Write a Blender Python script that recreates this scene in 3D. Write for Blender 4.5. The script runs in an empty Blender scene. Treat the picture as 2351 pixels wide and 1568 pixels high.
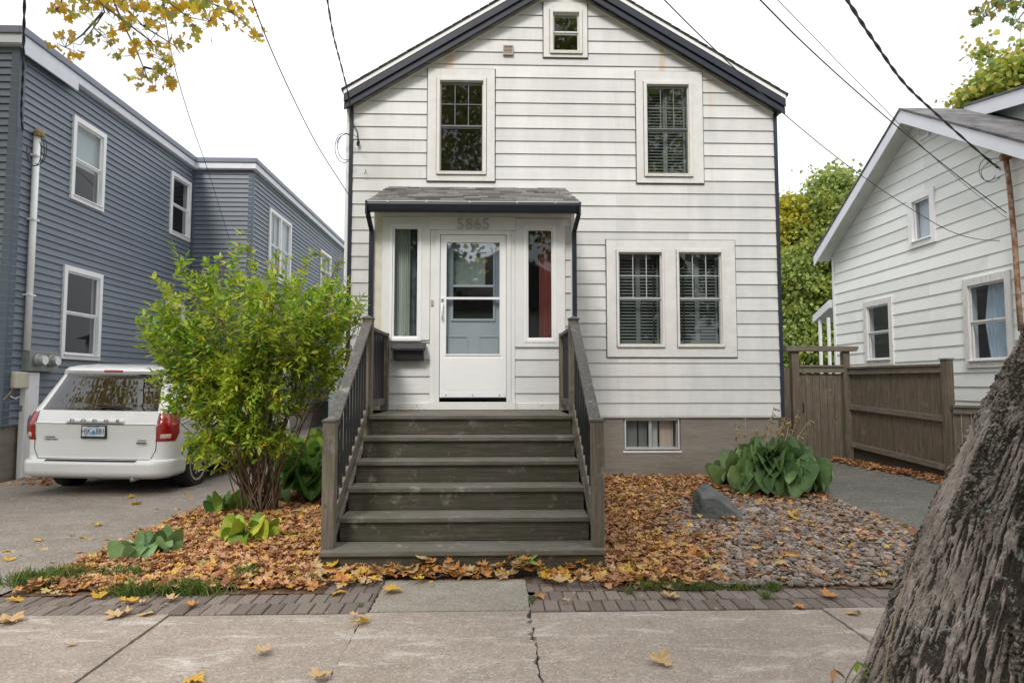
import bpy, bmesh, math, random
import numpy as np
from mathutils import Vector, Matrix
R = math.radians
rng = np.random.default_rng(7)
random.seed(7)
sc = bpy.context.scene
COL = sc.collection
# ------------------------------------------------------------------ camera
F = 1480.0
YAW, PIT = math.atan(43.0 / F), math.atan(96.0 / F)
CH = 1.49
fw = Vector((math.sin(YAW) * math.cos(PIT), math.cos(YAW) * math.cos(PIT), math.sin(PIT)))
rt = Vector((math.cos(YAW), -math.sin(YAW), 0))
up = rt.cross(fw)
cam = bpy.data.objects.new('camera', bpy.data.cameras.new('camera'))
COL.objects.link(cam)
m = Matrix((rt, up, -fw)).transposed().to_4x4()
m.translation = (0, 0, CH)
cam.matrix_world = m
cam.data.lens = 36 * F / 2351.0
cam.data.sensor_width = 36
cam.data.clip_end = 2000
cam.data.clip_start = .05
sc.camera = cam

def ray(u, v):
    return fw + rt * ((u - 1175.5) / F) + up * ((784 - v) / F)
def P(u, v, D):                       # a surveyed point of the photograph at depth D
    d = ray(u, v)
    return Vector((0, 0, CH)) + d * (D / d.y)
def PS(u, v, X):                      # the same on a side wall x = X
    d = ray(u, v)
    return Vector((0, 0, CH)) + d * (X / d.x)
def g(x, y):                          # ground height
    s = .03 if x > -1.5 else .03 + (x + 1.5) / 2.0 * .026 if x > -3.5 else .004
    return max(0.0, min(y, 14) - 5) * s
def PG(u, v, dz=0):                   # on the ground
    d = ray(u, v); t = 4.0
    for _ in range(30):
        p = Vector((0, 0, CH)) + d * t
        t *= (CH - g(p.x, p.y) - dz) / (CH - p.z)
    return Vector((0, 0, CH)) + d * t
def rect(u0, v0, u1, v1, D):
    vm, um = (v0 + v1) / 2, (u0 + u1) / 2
    return P(u0, vm, D).x, P(u1, vm, D).x, P(um, v1, D).z, P(um, v0, D).z   # x0 x1 z0 z1

# ------------------------------------------------------------------ object helpers
def tag(o, label=None, cat=None, group=None, kind=None):
    if label: o['label'] = label
    if cat: o['category'] = cat
    if group: o['group'] = group
    if kind: o['kind'] = kind
    return o
def thing(name, label, cat, loc=(0, 0, 0), group=None):
    o = bpy.data.objects.new(name, None)
    COL.objects.link(o); o.location = loc; o.empty_display_size = .2
    return tag(o, label, cat, group)
def attach(o, parent):
    if parent is not None:
        o.parent = parent
        pm = Matrix.Identity(4); q = parent
        chain = []
        while q is not None:
            chain.append(q); q = q.parent
        for q in reversed(chain):
            pm = pm @ q.matrix_parent_inverse @ q.matrix_basis
        o.matrix_parent_inverse = pm.inverted()
    return o
class MB:
    def __init__(s): s.v = []; s.f = []; s.mi = []; s.cur = 0
    def add(s, vs, fs):
        n = len(s.v); s.v += [tuple(p) for p in vs]
        s.f += [tuple(i + n for i in f) for f in fs]; s.mi += [s.cur] * len(fs)
        return s
    def hexa(s, c):
        return s.add(c, [(0, 1, 2, 3), (4, 7, 6, 5), (0, 4, 5, 1), (1, 5, 6, 2), (2, 6, 7, 3), (3, 7, 4, 0)])
    def box(s, x0, x1, y0, y1, z0, z1):
        return s.hexa([(x0, y0, z0), (x1, y0, z0), (x1, y1, z0), (x0, y1, z0), (x0, y0, z1), (x1, y0, z1), (x1, y1, z1), (x0, y1, z1)])
    def mbox(s, M, s0, s1, z0, z1, o0, o1):
        return s.hexa([M(s0, z0, o0), M(s1, z0, o0), M(s1, z0, o1), M(s0, z0, o1), M(s0, z1, o0), M(s1, z1, o0), M(s1, z1, o1), M(s0, z1, o1)])
    def bar(s, a, b, w, h, upv=(0, 0, 1)):
        a, b = Vector(a), Vector(b); d = (b - a).normalized()
        r = d.cross(Vector(upv)).normalized(); u = r.cross(d)
        r *= w / 2; u *= h / 2
        return s.hexa([a - r - u, a + r - u, a + r + u, a - r + u, b - r - u, b + r - u, b + r + u, b - r + u])
    def prism(s, pts, y0, y1, ax='y'):
        n = len(pts)
        if ax == 'y': vs = [(x, y0, z) for x, z in pts] + [(x, y1, z) for x, z in pts]
        elif ax == 'x': vs = [(y0, a, z) for a, z in pts] + [(y1, a, z) for a, z in pts]
        else: vs = [(a, b, y0) for a, b in pts] + [(a, b, y1) for a, b in pts]
        return s.add(vs, [tuple(range(n)), tuple(range(2 * n - 1, n - 1, -1))] + [(i, (i + 1) % n, n + (i + 1) % n, n + i) for i in range(n)])
    def tube(s, pts, rad, n=6, cap=True):
        pts = [Vector(p) for p in pts]
        if not hasattr(rad, '__len__'): rad = [rad] * len(pts)
        vs = []; prev = None
        for i, p in enumerate(pts):
            d = (pts[min(i + 1, len(pts) - 1)] - pts[max(i - 1, 0)]).normalized()
            if prev is None:
                r = d.cross(Vector((0, 0, 1)))
                if r.length < .05: r = d.cross(Vector((1, 0, 0)))
            else:
                r = prev - d * prev.dot(d)
                if r.length < 1e-4: r = d.orthogonal()
            r.normalize(); prev = r; q = d.cross(r)
            for k in range(n):
                a = 2 * math.pi * k / n
                vs.append(p + (r * math.cos(a) + q * math.sin(a)) * rad[i])
        fs = []
        for i in range(len(pts) - 1):
            for k in range(n):
                fs.append((i * n + k, i * n + (k + 1) % n, (i + 1) * n + (k + 1) % n, (i + 1) * n + k))
        if cap: fs += [tuple(range(n - 1, -1, -1)), tuple((len(pts) - 1) * n + k for k in range(n))]
        return s.add(vs, fs)
    def lathe(s, prof, c, n=24, ax='z'):
        vs = []; c = Vector(c)
        for r, h in prof:
            for k in range(n):
                a = 2 * math.pi * k / n
                if ax == 'z': vs.append(c + Vector((r * math.cos(a), r * math.sin(a), h)))
                elif ax == 'x': vs.append(c + Vector((h, r * math.cos(a), r * math.sin(a))))
                else: vs.append(c + Vector((r * math.cos(a), h, r * math.sin(a))))
        fs = [(i * n + k, i * n + (k + 1) % n, (i + 1) * n + (k + 1) % n, (i + 1) * n + k) for i in range(len(prof) - 1) for k in range(n)]
        fs += [tuple(range(n)), tuple((len(prof) - 1) * n + k for k in range(n))]
        return s.add(vs, fs)
    def build(s, name, mat, parent=None, bevel=0, smooth=False, normals=True, loc=None):
        me = bpy.data.meshes.new(name)
        vs = s.v
        if loc is not None: vs = [(a - loc[0], b - loc[1], c - loc[2]) for a, b, c in vs]
        me.from_pydata(vs, [], s.f)
        for mt in (mat if isinstance(mat, (list, tuple)) else [mat]): me.materials.append(mt)
        if any(s.mi): me.polygons.foreach_set('material_index', s.mi)
        if normals:
            b = bmesh.new(); b.from_mesh(me); bmesh.ops.recalc_face_normals(b, faces=b.faces); b.to_mesh(me); b.free()
        if smooth: me.polygons.foreach_set('use_smooth', [True] * len(me.polygons))
        me.update()
        o = bpy.data.objects.new(name, me); COL.objects.link(o)
        if loc is not None: o.location = loc
        if bevel:
            bm_ = o.modifiers.new('bevel', 'BEVEL'); bm_.width = bevel; bm_.segments = 2; bm_.limit_method = 'ANGLE'
            bm_.harden_normals = False
        return attach(o, parent)
def np_mesh(name, V, Fa, mat, parent=None, smooth=False):
    """V (M,3) float, Fa (K,k) int"""
    me = bpy.data.meshes.new(name)
    K, k = Fa.shape
    me.vertices.add(len(V)); me.vertices.foreach_set('co', np.ascontiguousarray(V, dtype=np.float32).ravel())
    me.loops.add(K * k); me.loops.foreach_set('vertex_index', np.ascontiguousarray(Fa, dtype=np.int32).ravel())
    me.polygons.add(K)
    me.polygons.foreach_set('loop_start', np.arange(0, K * k, k, dtype=np.int32))
    me.polygons.foreach_set('loop_total', np.full(K, k, dtype=np.int32))
    if smooth: me.polygons.foreach_set('use_smooth', np.ones(K, dtype=bool))
    me.materials.append(mat)
    me.update(calc_edges=True); me.validate()
    o = bpy.data.objects.new(name, me); COL.objects.link(o)
    return attach(o, parent)
def text_mesh(name, txt, size, mat, parent, M3, ext=.003, space=1.0, sx=1.0, bold=0.0):
    """M3: 4x4 matrix placing the text's centre"""
    cu = bpy.data.curves.new('t', 'FONT'); cu.body = txt; cu.size = size; cu.extrude = ext
    cu.align_x = 'CENTER'; cu.align_y = 'CENTER'; cu.space_character = space; cu.offset = bold
    cu.resolution_u = 4
    t = bpy.data.objects.new('t', cu); COL.objects.link(t)
    dg = bpy.context.evaluated_depsgraph_get()
    me = bpy.data.meshes.new_from_object(t.evaluated_get(dg))
    bpy.data.objects.remove(t); me.name = name
    me.transform(M3 @ Matrix.Diagonal((sx, 1, 1, 1)))
    me.materials.clear(); me.materials.append(mat)
    o = bpy.data.objects.new(name, me); COL.objects.link(o)
    return attach(o, parent)

# ------------------------------------------------------------------ materials
class Mat:
    def __init__(s, name):
        s.m = bpy.data.materials.new(name); s.m.use_nodes = True
        s.t = s.m.node_tree; s.b = s.t.nodes['Principled BSDF']; s.out = s.t.nodes['Material Output']
        s.tc = s.t.nodes.new('ShaderNodeTexCoord')
    def n(s, ty, **kw):
        nd = s.t.nodes.new('ShaderNode' + ty)
        for k, v in kw.items():
            if k.startswith('_'): setattr(nd, k[1:], v)
            else: s.set(nd.inputs[int(k[1:])] if k[0] == 'i' and k[1:].isdigit() else nd.inputs[k.replace('__', ' ')], v)
        return nd
    def set(s, sock, v):
        if isinstance(v, bpy.types.NodeSocket): s.t.links.new(v, sock)
        elif isinstance(v, tuple) and len(v) == 3 and sock.type == 'RGBA': sock.default_value = (*v, 1)
        else: sock.default_value = v
    def vec(s, scale=(1, 1, 1), loc=(0, 0, 0), rot=(0, 0, 0)):
        return s.n('Mapping', Vector=s.tc.outputs['Object'], Scale=scale, Location=loc, Rotation=rot).outputs[0]
    def noise(s, scale=5, detail=5, rough=.55, vec=None, dist=0.0):
        return s.n('TexNoise', Vector=vec or s.tc.outputs['Object'], Scale=float(scale), Detail=float(detail), Roughness=rough, Distortion=float(dist)).outputs[0]
    def ramp(s, fac, stops):
        r = s.n('ValToRGB', Fac=fac); e = r.color_ramp.elements
        while len(e) < len(stops): e.new(.5)
        for el, (p, c) in zip(e, stops):
            el.position = p; el.color = (*c, 1) if isinstance(c, tuple) else (c, c, c, 1)
        return r.outputs[0]
    def mix(s, fac, a, b, mode='MIX'):
        nd = s.n('Mix', _data_type='RGBA', _blend_type=mode)
        s.set(nd.inputs[0], fac); s.set(nd.inputs[6], a); s.set(nd.inputs[7], b)
        return nd.outputs[2]
    def math(s, op, a, b=0.0):
        nd = s.n('Math', _operation=op); s.set(nd.inputs[0], a); s.set(nd.inputs[1], b); return nd.outputs[0]
    def bump(s, h, strength=.3, dist=.01, prev=None):
        nd = s.n('Bump', Height=h, Strength=strength, Distance=dist)
        if prev is not None: s.t.links.new(prev, nd.inputs['Normal'])
        return nd.outputs[0]
    def fin(s, col=None, rough=None, nor=None, **kw):
        if col is not None: s.set(s.b.inputs['Base Color'], col)
        if rough is not None: s.set(s.b.inputs['Roughness'], rough)
        if nor is not None: s.set(s.b.inputs['Normal'], nor)
        for k, v in kw.items(): s.set(s.b.inputs[k.replace('__', ' ')], v)
        return s.m
    def sep(s):
        return s.n('SeparateXYZ', Vector=s.tc.outputs['Object']).outputs

def simple(name, c1, c2=None, scale=8, rough=.6, bump=.15, bd=.004, bscale=60, stretch=(1, 1, 1), **kw):
    M = Mat(name)
    v = M.vec(stretch)
    col = M.ramp(M.noise(scale, 6, .6, v), [(.3, c1), (.7, c2 or tuple(c * .75 for c in c1))])
    nb = M.bump(M.noise(bscale, 4, .6, v), bump, bd) if bump else None
    return M.fin(col, rough, nb, **kw)

def siding_mat(name, c1, c2, expo, z0, width, axis=0, streak=.5, rust=0.0, rough=.5, bump=.06):
    M = Mat(name); xyz = M.sep()
    s = xyz[axis]
    vec = M.n('CombineXYZ', i0=s, i1=M.math('SUBTRACT', xyz[2], z0), i2=0.0).outputs[0]
    br = M.n('TexBrick', _offset=.37, _offset_frequency=2, _squash=1.0, Vector=vec, Color1=(1., 1., 1.), Color2=(.86, .86, .855), Mortar=(.55, .55, .54), Scale=1.0)
    br.inputs['Mortar Size'].default_value = .0012; br.inputs['Mortar Smooth'].default_value = .3; br.inputs['Bias'].default_value = -.2
    br.inputs['Brick Width'].default_value = width; br.inputs['Row Height'].default_value = expo
    st = M.noise(3.2, 6, .65, M.vec((1, 1, .22)))
    big = M.noise(.9, 4, .6)
    f = M.math('MULTIPLY', M.ramp(st, [(.38, 0.), (.75, 1.)]), streak)
    base = M.mix(f, c1, c2)
    base = M.mix(M.ramp(big, [(.3, .0), (.8, .35)]), base, c2)
    h = M.noise(2.5, 6, .7, M.vec((1, 1, 11)))
    base = M.mix(M.ramp(h, [(.52, 0.), (.8, .42)]), base, tuple(c * .74 for c in c2))
    # weathering gathers on individual boards
    rowid = M.math('FLOOR', M.math('DIVIDE', M.math('SUBTRACT', xyz[2], z0), expo))
    wn = M.n('TexWhiteNoise', _noise_dimensions='2D', Vector=M.n('CombineXYZ', i0=rowid, i1=M.math('FLOOR', M.math('DIVIDE', s, width)), i2=0.0).outputs[0]).outputs[0]
    base = M.mix(M.math('MULTIPLY', wn, .16), base, tuple(c * .68 for c in c2))
    if rust:
        rs = M.noise(2.2, 2, .5, M.vec((1.6, 1.6, .10), (3.1, 0, 0)))
        rm = M.math('MULTIPLY', M.ramp(rs, [(.60, 0.), (.72, 1.)]), M.ramp(M.noise(1.1, 3, .5, M.vec((1, 1, 1), (2, 4, 1))), [(.42, 0.), (.62, 1.)]))
        base = M.mix(M.math('MULTIPLY', rm, rust), base, (.62, .42, .22))
    col = M.mix(1.0, base, br.outputs[0], 'MULTIPLY')
    nb = M.bump(M.noise(26, 5, .65, M.vec((.12, .12, 1) if axis != 2 else (1, 1, 1))), bump * 4, .004)
    return M.fin(col, rough, nb)

def wood_mat(name, c1, c2, algae, axis='x', al=.5, pale=(.30, .27, .24), dk=1.0):
    M = Mat(name)
    stv = {'x': (.35, 6, 6), 'y': (6, .35, 6), 'z': (6, 6, .35)}[axis]
    grain = M.noise(7, 8, .72, M.vec(stv), .6)
    fine = M.noise(30, 6, .7, M.vec(stv))
    col = M.ramp(grain, [(.25, tuple(c * .45 for c in c1)), (.45, c1), (.62, c2), (.8, pale)])
    col = M.mix(M.ramp(fine, [(.35, .55), (.6, 0.)]), col, tuple(c * .5 for c in c1))
    an = M.noise(2.6, 7, .7)
    col = M.mix(M.math('MULTIPLY', M.ramp(an, [(.42, 0.), (.66, 1.)]), al), col, algae)
    pn = M.noise(5, 8, .75, M.vec((1.0, 1, 1), (7, 3, 1)))
    col = M.mix(M.ramp(pn, [(.57, 0.), (.68, .6)]), col, pale)
    kn = M.n('TexVoronoi', Vector=M.vec(tuple(1.0 if s < 1 else 2.6 for s in stv)), Scale=2.3, _feature='F1').outputs[0]
    col = M.mix(M.ramp(kn, [(.03, .8), (.07, 0.)]), col, (.035, .028, .02))
    nb = M.bump(grain, .35, .006); nb = M.bump(fine, .35, .003, nb)
    return M.fin(col, .8, nb)

def leaf_mat(name, stops, rough=.45, trans=.3, patch=None):
    M = Mat(name)
    rnd = M.n('NewGeometry').outputs['Random Per Island']
    col = M.ramp(rnd, stops)
    nz = M.noise(14, 3, .6)
    col = M.mix(M.ramp(nz, [(.35, .0), (.75, .45)]), col, tuple(c * .5 for c in stops[0][1]))
    if patch: col = M.mix(M.ramp(M.noise(1.9, 4, .6), [(.5, 0.), (.66, .75)]), col, patch)
    M.fin(col, rough)
    tr = M.n('BsdfTranslucent', Color=col)
    mx = M.n('MixShader', Fac=trans)
    M.t.links.new(M.b.outputs[0], mx.inputs[1]); M.t.links.new(tr.outputs[0], mx.inputs[2])
    M.t.links.new(mx.outputs[0], M.out.inputs['Surface'])
    return M.m

def glass_mat(name, ior=1.75, tint=(.85, .88, .88), wav=.02):
    M = Mat(name)
    nb = M.bump(M.noise(2.2, 2, .5), wav, .05)
    bf = M.n('NewGeometry').outputs['Backfacing']
    fr = M.n('Fresnel', IOR=M.math('ADD', ior, M.math('MULTIPLY', bf, 1.0 / ior - ior)), Normal=nb)
    tr = M.n('BsdfTransparent', Color=tint)
    gl = M.n('BsdfGlossy', Color=(.95, .97, 1.), Roughness=.02, Normal=nb)
    mx = M.n('MixShader', Fac=fr.outputs[0])
    M.t.links.new(tr.outputs[0], mx.inputs[1]); M.t.links.new(gl.outputs[0], mx.inputs[2])
    M.t.links.new(mx.outputs[0], M.out.inputs['Surface'])
    return M.m

def concrete_mat(name, c1, c2, speck=.5, streaks=.4, cracks=0.0):
    M = Mat(name)
    n1 = M.noise(1.3, 7, .65); n2 = M.noise(9, 8, .7); n3 = M.noise(120, 3, .7)
    col = M.ramp(n1, [(.3, c1), (.7, c2)])
    col = M.mix(M.ramp(n2, [(.35, .45), (.6, 0.)]), col, tuple(c * .72 for c in c1))
    col = M.mix(M.ramp(n3, [(.40, speck), (.52, 0.)]), col, tuple(c * .55 for c in c1))
    col = M.mix(M.ramp(n3, [(.60, 0.), (.72, speck)]), col, tuple(min(1, c * 1.5) for c in c2))
    sv = M.noise(2.4, 7, .78, M.vec((.7, 2.6, 1), (0, 0, 0), (0, 0, .35)), .5)
    col = M.mix(M.math('MULTIPLY', M.ramp(sv, [(.52, 0.), (.66, 1.)]), streaks), col, (.62, .58, .54))
    sd = M.noise(1.1, 6, .7, M.vec((1, 1, 1), (5, 2, 0)))
    col = M.mix(M.ramp(sd, [(.5, 0.), (.75, .45)]), col, tuple(c * .6 for c in c1))
    if cracks:
        vo = M.n('TexVoronoi', Vector=M.vec((1, 1, 0), (.3, .1, 0)), Scale=.75, _feature='DISTANCE_TO_EDGE')
        w = M.n('VectorMath', _operation='ADD')
        M.set(w.inputs[0], M.vec((1, 1, 0))); M.set(w.inputs[1], M.n('TexNoise', Vector=M.tc.outputs['Object'], Scale=3.0, Detail=6.0).outputs[1])
        M.t.links.new(w.outputs[0], vo.inputs['Vector'])
        col = M.mix(M.ramp(vo.outputs[0], [(.0, cracks), (.006, 0.)]), col, (.03, .028, .025))
    sp = M.n('TexVoronoi', Vector=M.tc.outputs['Object'], Scale=95.0).outputs[1]
    spv = M.n('SeparateColor', Color=sp).outputs[0]
    col = M.mix(M.ramp(spv, [(.80, 0.), (.95, speck * .8)]), col, tuple(c * .35 for c in c1))
    col = M.mix(M.ramp(spv, [(.04, speck * .7), (.14, 0.)]), col, tuple(min(.8, c * 1.7) for c in c2))
    nb = M.bump(n3, .6, .004); nb = M.bump(n2, .3, .006, nb)
    return M.fin(col, .85, nb)

def shingle_mat(name, c1, c2, axis=0, w=.28, h=.13, up_axis=2):
    M = Mat(name); xyz = M.sep()
    vec = M.n('CombineXYZ', i0=xyz[axis], i1=xyz[up_axis], i2=0.0).outputs[0]
    br = M.n('TexBrick', _offset=.43, Vector=vec, Color1=c1, Color2=c2, Mortar=tuple(c * .25 for c in c1), Scale=1.0)
    br.inputs['Mortar Size'].default_value = .006; br.inputs['Brick Width'].default_value = w; br.inputs['Row Height'].default_value = h
    br.inputs['Bias'].default_value = -.1
    n = M.noise(60, 4, .7); n2 = M.noise(2, 5, .6)
    col = M.mix(M.ramp(n, [(.35, .6), (.6, 0.)]), br.outputs[0], tuple(c * .35 for c in c1))
    col = M.mix(M.ramp(n2, [(.45, 0.), (.7, .5)]), col, tuple(c * 1.5 for c in c2))
    nb = M.bump(n, .5, .004); nb = M.bump(br.outputs[1], -.6, .01, nb)
    return M.fin(col, .9, nb)

K = {}
FX0 = 9.4                                             # main facade depth
zS0 = P(1590, 955.3, FX0).z                           # bottom of siding
EXPO = .1945
K['white_siding'] = siding_mat('white_siding', (.77, .765, .755), (.57, .57, .565), EXPO, zS0, 2.9, 0, .75, .6)
K['porch_siding'] = siding_mat('porch_siding', (.78, .78, .775), (.60, .60, .595), .206, P(1100, 941, 7.9).z, 2.9, 0, .6)
K['side_siding'] = siding_mat('side_siding', (.75, .745, .73), (.58, .58, .56), EXPO, zS0, 2.9, 1, .5)
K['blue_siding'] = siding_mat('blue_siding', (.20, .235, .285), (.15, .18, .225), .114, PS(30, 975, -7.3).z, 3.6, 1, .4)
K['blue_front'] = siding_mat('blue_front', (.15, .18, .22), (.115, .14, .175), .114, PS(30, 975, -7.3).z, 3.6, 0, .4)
K['mint_siding'] = siding_mat('mint_siding', (.76, .83, .80), (.64, .72, .69), .225, .5, 3.6, 1, .45)
K['white_paint'] = simple('white_paint', (.80, .80, .80), (.73, .73, .72), 5, .42, .1)
K['old_paint'] = simple('old_paint', (.75, .74, .725), (.65, .64, .625), 7, .5, .25)
K['cream_edge'] = simple('cream_edge', (.74, .69, .60), (.60, .56, .48), 9, .5, .1)
M = Mat('peeling_paint')
c_ = M.mix(M.ramp(M.noise(16, 8, .75), [(.56, 0.), (.62, 1.)]), (.74, .72, .70), (.46, .43, .38))
K['peel'] = M.fin(c_, .6, M.bump(M.noise(16, 8, .75), .5, .004))
K['vinyl_white'] = simple('vinyl_white', (.87, .87, .88), (.82, .82, .83), 3, .35, .03)
K['navy'] = simple('navy_trim', (.016, .021, .036), (.024, .030, .048), 7, .35, .05)
K['black_metal'] = simple('black_metal', (.012, .012, .014), (.02, .02, .022), 12, .35, .05)
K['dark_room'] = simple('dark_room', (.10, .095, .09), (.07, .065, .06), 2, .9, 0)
K['shutter'] = simple('shutter_paint', (.19, .215, .20), (.15, .17, .16), 5, .5, .03)
K['glass'] = glass_mat('glass')
K['glass_side'] = glass_mat('glass_side', 1.5, (.8, .85, .9))
K['storm_glass'] = glass_mat('storm_glass', 3.4, (.8, .84, .86))
K['shade_line'] = simple('shade_line_paint', (.03, .032, .038), (.04, .04, .05), 90, .4, .1)  # dark tone for the shade painted round the window mouldings
K['roof'] = shingle_mat('roof_shingle', (.10, .095, .095), (.17, .165, .165))
K['porch_roof'] = shingle_mat('porch_shingle', (.085, .08, .08), (.20, .19, .19), 0, .23, .052)
K['right_roof'] = shingle_mat('right_shingle', (.075, .073, .075), (.16, .155, .157), 0, .3, .10)
K['tread'] = wood_mat('tread_wood', (.135, .122, .105), (.21, .19, .165), (.085, .085, .05), 'x', .75, (.36, .33, .30))
K['riser'] = wood_mat('riser_wood', (.075, .062, .045), (.135, .112, .085), (.048, .052, .025), 'x', .75, (.34, .30, .25))
K['post_wood'] = wood_mat('post_wood', (.14, .115, .088), (.22, .185, .15), (.10, .105, .045), 'z', .3, (.36, .32, .27))
K['rail_wood'] = wood_mat('rail_wood', (.09, .082, .078), (.16, .15, .145), (.07, .07, .055), 'y', .4, (.36, .34, .33))
K['fence_wood'] = wood_mat('fence_wood', (.135, .10, .074), (.22, .175, .137), (.10, .105, .055), 'z', .4, (.28, .24, .2))
K['fence_rail'] = wood_mat('fence_rail', (.17, .14, .11), (.26, .22, .18), (.11, .115, .065), 'x', .4, (.33, .3, .27))
K['sidewalk'] = concrete_mat('sidewalk_concrete', (.295, .245, .203), (.385, .33, .282), .45, .6)
K['slab'] = concrete_mat('walk_concrete', (.25, .225, .185), (.31, .285, .24), .5, .15)
K['drive'] = concrete_mat('drive_concrete', (.215, .185, .155), (.31, .27, .235), .6, .2, .4)
K['asphalt'] = concrete_mat('asphalt', (.12, .115, .095), (.19, .182, .155), .95, .2)
K['road'] = concrete_mat('road_asphalt', (.05, .05, .05), (.07, .07, .07), .8, .05)
M = Mat('foundation')
a_ = M.ramp(M.noise(1.8, 8, .7, M.vec((.5, .5, 2.2))), [(.3, (.19, .165, .138)), (.7, (.30, .268, .232))])
a_ = M.mix(M.ramp(M.noise(14, 7, .75, M.vec((.4, .4, 2.5))), [(.55, 0.), (.7, .5)]), a_, (.36, .33, .29))
K['foundation'] = M.fin(a_, .9, M.bump(M.noise(7, 9, .75, M.vec((.5, .5, 3))), .6, .015))
M = Mat('pavers')
rn = M.n('NewGeometry').outputs['Random Per Island']
a_ = M.ramp(rn, [(0., (.135, .105, .09)), (.5, (.19, .155, .135)), (1., (.25, .205, .18))])
a_ = M.mix(M.ramp(M.noise(70, 4, .7), [(.4, .5), (.6, 0.)]), a_, (.09, .07, .06))
a_ = M.mix(M.ramp(M.noise(3, 6, .7), [(.5, 0.), (.7, .4)]), a_, (.16, .15, .10))
K['paver'] = M.fin(a_, .9, M.bump(M.noise(70, 4, .7), .5, .003))
M = Mat('soil')
a_ = M.ramp(M.noise(22, 8, .75), [(.3, (.035, .024, .016)), (.5, (.12, .07, .04)), (.7, (.22, .13, .07))])
K['soil'] = M.fin(a_, .95, M.bump(M.noise(25, 8, .7), .8, .02))
K['joint'] = simple('joint_dirt', (.05, .042, .035), (.09, .08, .06), 30, .95, .5)
M = Mat('ground')
a_ = M.ramp(M.noise(3, 8, .7), [(.3, (.05, .06, .02)), (.55, (.08, .10, .03)), (.75, (.14, .10, .05))])
K['ground'] = M.fin(a_, .95, M.bump(M.noise(30, 6, .7), .8, .02))

FALL = [(0., (.40, .17, .075)), (.14, (.24, .095, .045)), (.3, (.54, .26, .11)), (.45, (.66, .38, .21)), (.56, (.42, .19, .10)), (.7, (.74, .47, .29)), (.80, (.76, .46, .07)), (.88, (.68, .36, .07)), (.96, (.70, .56, .18)), (1., (.20, .26, .08))]
K['fall'] = leaf_mat('fallen_leaves', FALL, .6, .15, (.36, .18, .08))
K['fall_brown'] = leaf_mat('brown_leaves', [(0., (.36, .18, .08)), (.3, (.42, .19, .08)), (.6, (.54, .28, .12)), (.85, (.36, .15, .06)), (1., (.60, .40, .20))], .65, .15)
K['leaf_yellow'] = leaf_mat('yellow_leaf', [(0., (.66, .36, .035)), (1., (.72, .48, .07))], .55, .25)
K['leaf_tan'] = leaf_mat('tan_leaf', [(0., (.55, .38, .19)), (1., (.62, .42, .21))], .55, .2)
K['leaf_orange'] = leaf_mat('orange_leaf', [(0., (.55, .22, .05)), (1., (.62, .30, .10))], .55, .2)
K['maple'] = leaf_mat('maple_leaves', [(0., (.72, .38, .02)), (.3, (.80, .52, .05)), (.58, (.66, .58, .08)), (.76, (.34, .42, .08)), (.84, (.20, .28, .05)), (1., (.60, .40, .18))], .5, .6)
K['bush'] = leaf_mat('bush_leaves', [(0., (.12, .22, .03)), (.2, (.20, .36, .035)), (.5, (.33, .53, .045)), (.72, (.50, .66, .06)), (.87, (.60, .66, .06)), (.96, (.72, .58, .05)), (1., (.5, .24, .05))], .4, .45, (.55, .60, .05))
K['tree_green'] = leaf_mat('tree_green', [(0., (.14, .21, .06)), (.5, (.30, .41, .10)), (1., (.52, .58, .15))], .5, .45, (.52, .52, .10))
K['tree_yellow'] = leaf_mat('tree_yellow', [(0., (.26, .34, .05)), (.5, (.52, .50, .05)), (1., (.72, .55, .05))], .5, .45)
K['tree_mixed'] = leaf_mat('tree_mixed', [(0., (.16, .25, .05)), (.4, (.34, .44, .07)), (.75, (.60, .57, .10)), (1., (.70, .46, .16))], .5, .5)
K['dark_tree'] = leaf_mat('dark_tree', [(0., (.03, .05, .015)), (1., (.08, .11, .03))], .5, .2)
K['hosta'] = leaf_mat('hosta_leaf', [(0., (.10, .19, .07)), (.5, (.16, .28, .11)), (1., (.26, .39, .16))], .42, .2, (.24, .33, .10))
K['hosta_lime'] = leaf_mat('hosta_lime', [(0., (.18, .32, .04)), (.6, (.36, .48, .05)), (1., (.60, .60, .08))], .4, .3)
K['hosta_mid'] = leaf_mat('hosta_mid', [(0., (.06, .16, .03)), (.6, (.14, .30, .05)), (1., (.34, .46, .07))], .4, .3)
K['grass'] = leaf_mat('grass_blades', [(0., (.06, .12, .02)), (.6, (.13, .22, .035)), (1., (.30, .28, .09))], .5, .3)
K['straw'] = leaf_mat('straw', [(0., (.30, .21, .10)), (1., (.45, .34, .18))], .7, .15)
M = Mat('pebbles')
rn = M.n('NewGeometry').outputs['Random Per Island']
a_ = M.ramp(rn, [(0., (.09, .072, .06)), (.25, (.17, .14, .118)), (.5, (.245, .20, .17)), (.75, (.33, .24, .19)), (1., (.40, .355, .31))])
K['pebble'] = M.fin(M.mix(M.ramp(M.noise(45, 3), [(.4, .35), (.6, 0.)]), a_, (.12, .10, .09)), .7)
K['rock'] = simple('grey_rock', (.075, .085, .085), (.15, .16, .155), 5, .85, 1.0, .02, 16)
K['twig'] = simple('twig_bark', (.15, .105, .07), (.25, .19, .14), 14, .85, .5, .003, 60)
K['stem_bark'] = simple('stem_bark', (.19, .135, .095), (.085, .06, .045), 18, .9, .8, .008, 30, (1, 1, .25))
K['branch'] = simple('branch_bark', (.09, .07, .055), (.14, .115, .095), 20, .9, .4)
K['cable'] = simple('cable_rubber', (.03, .03, .035), (.05, .05, .055), 8, .6, 0)
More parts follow.
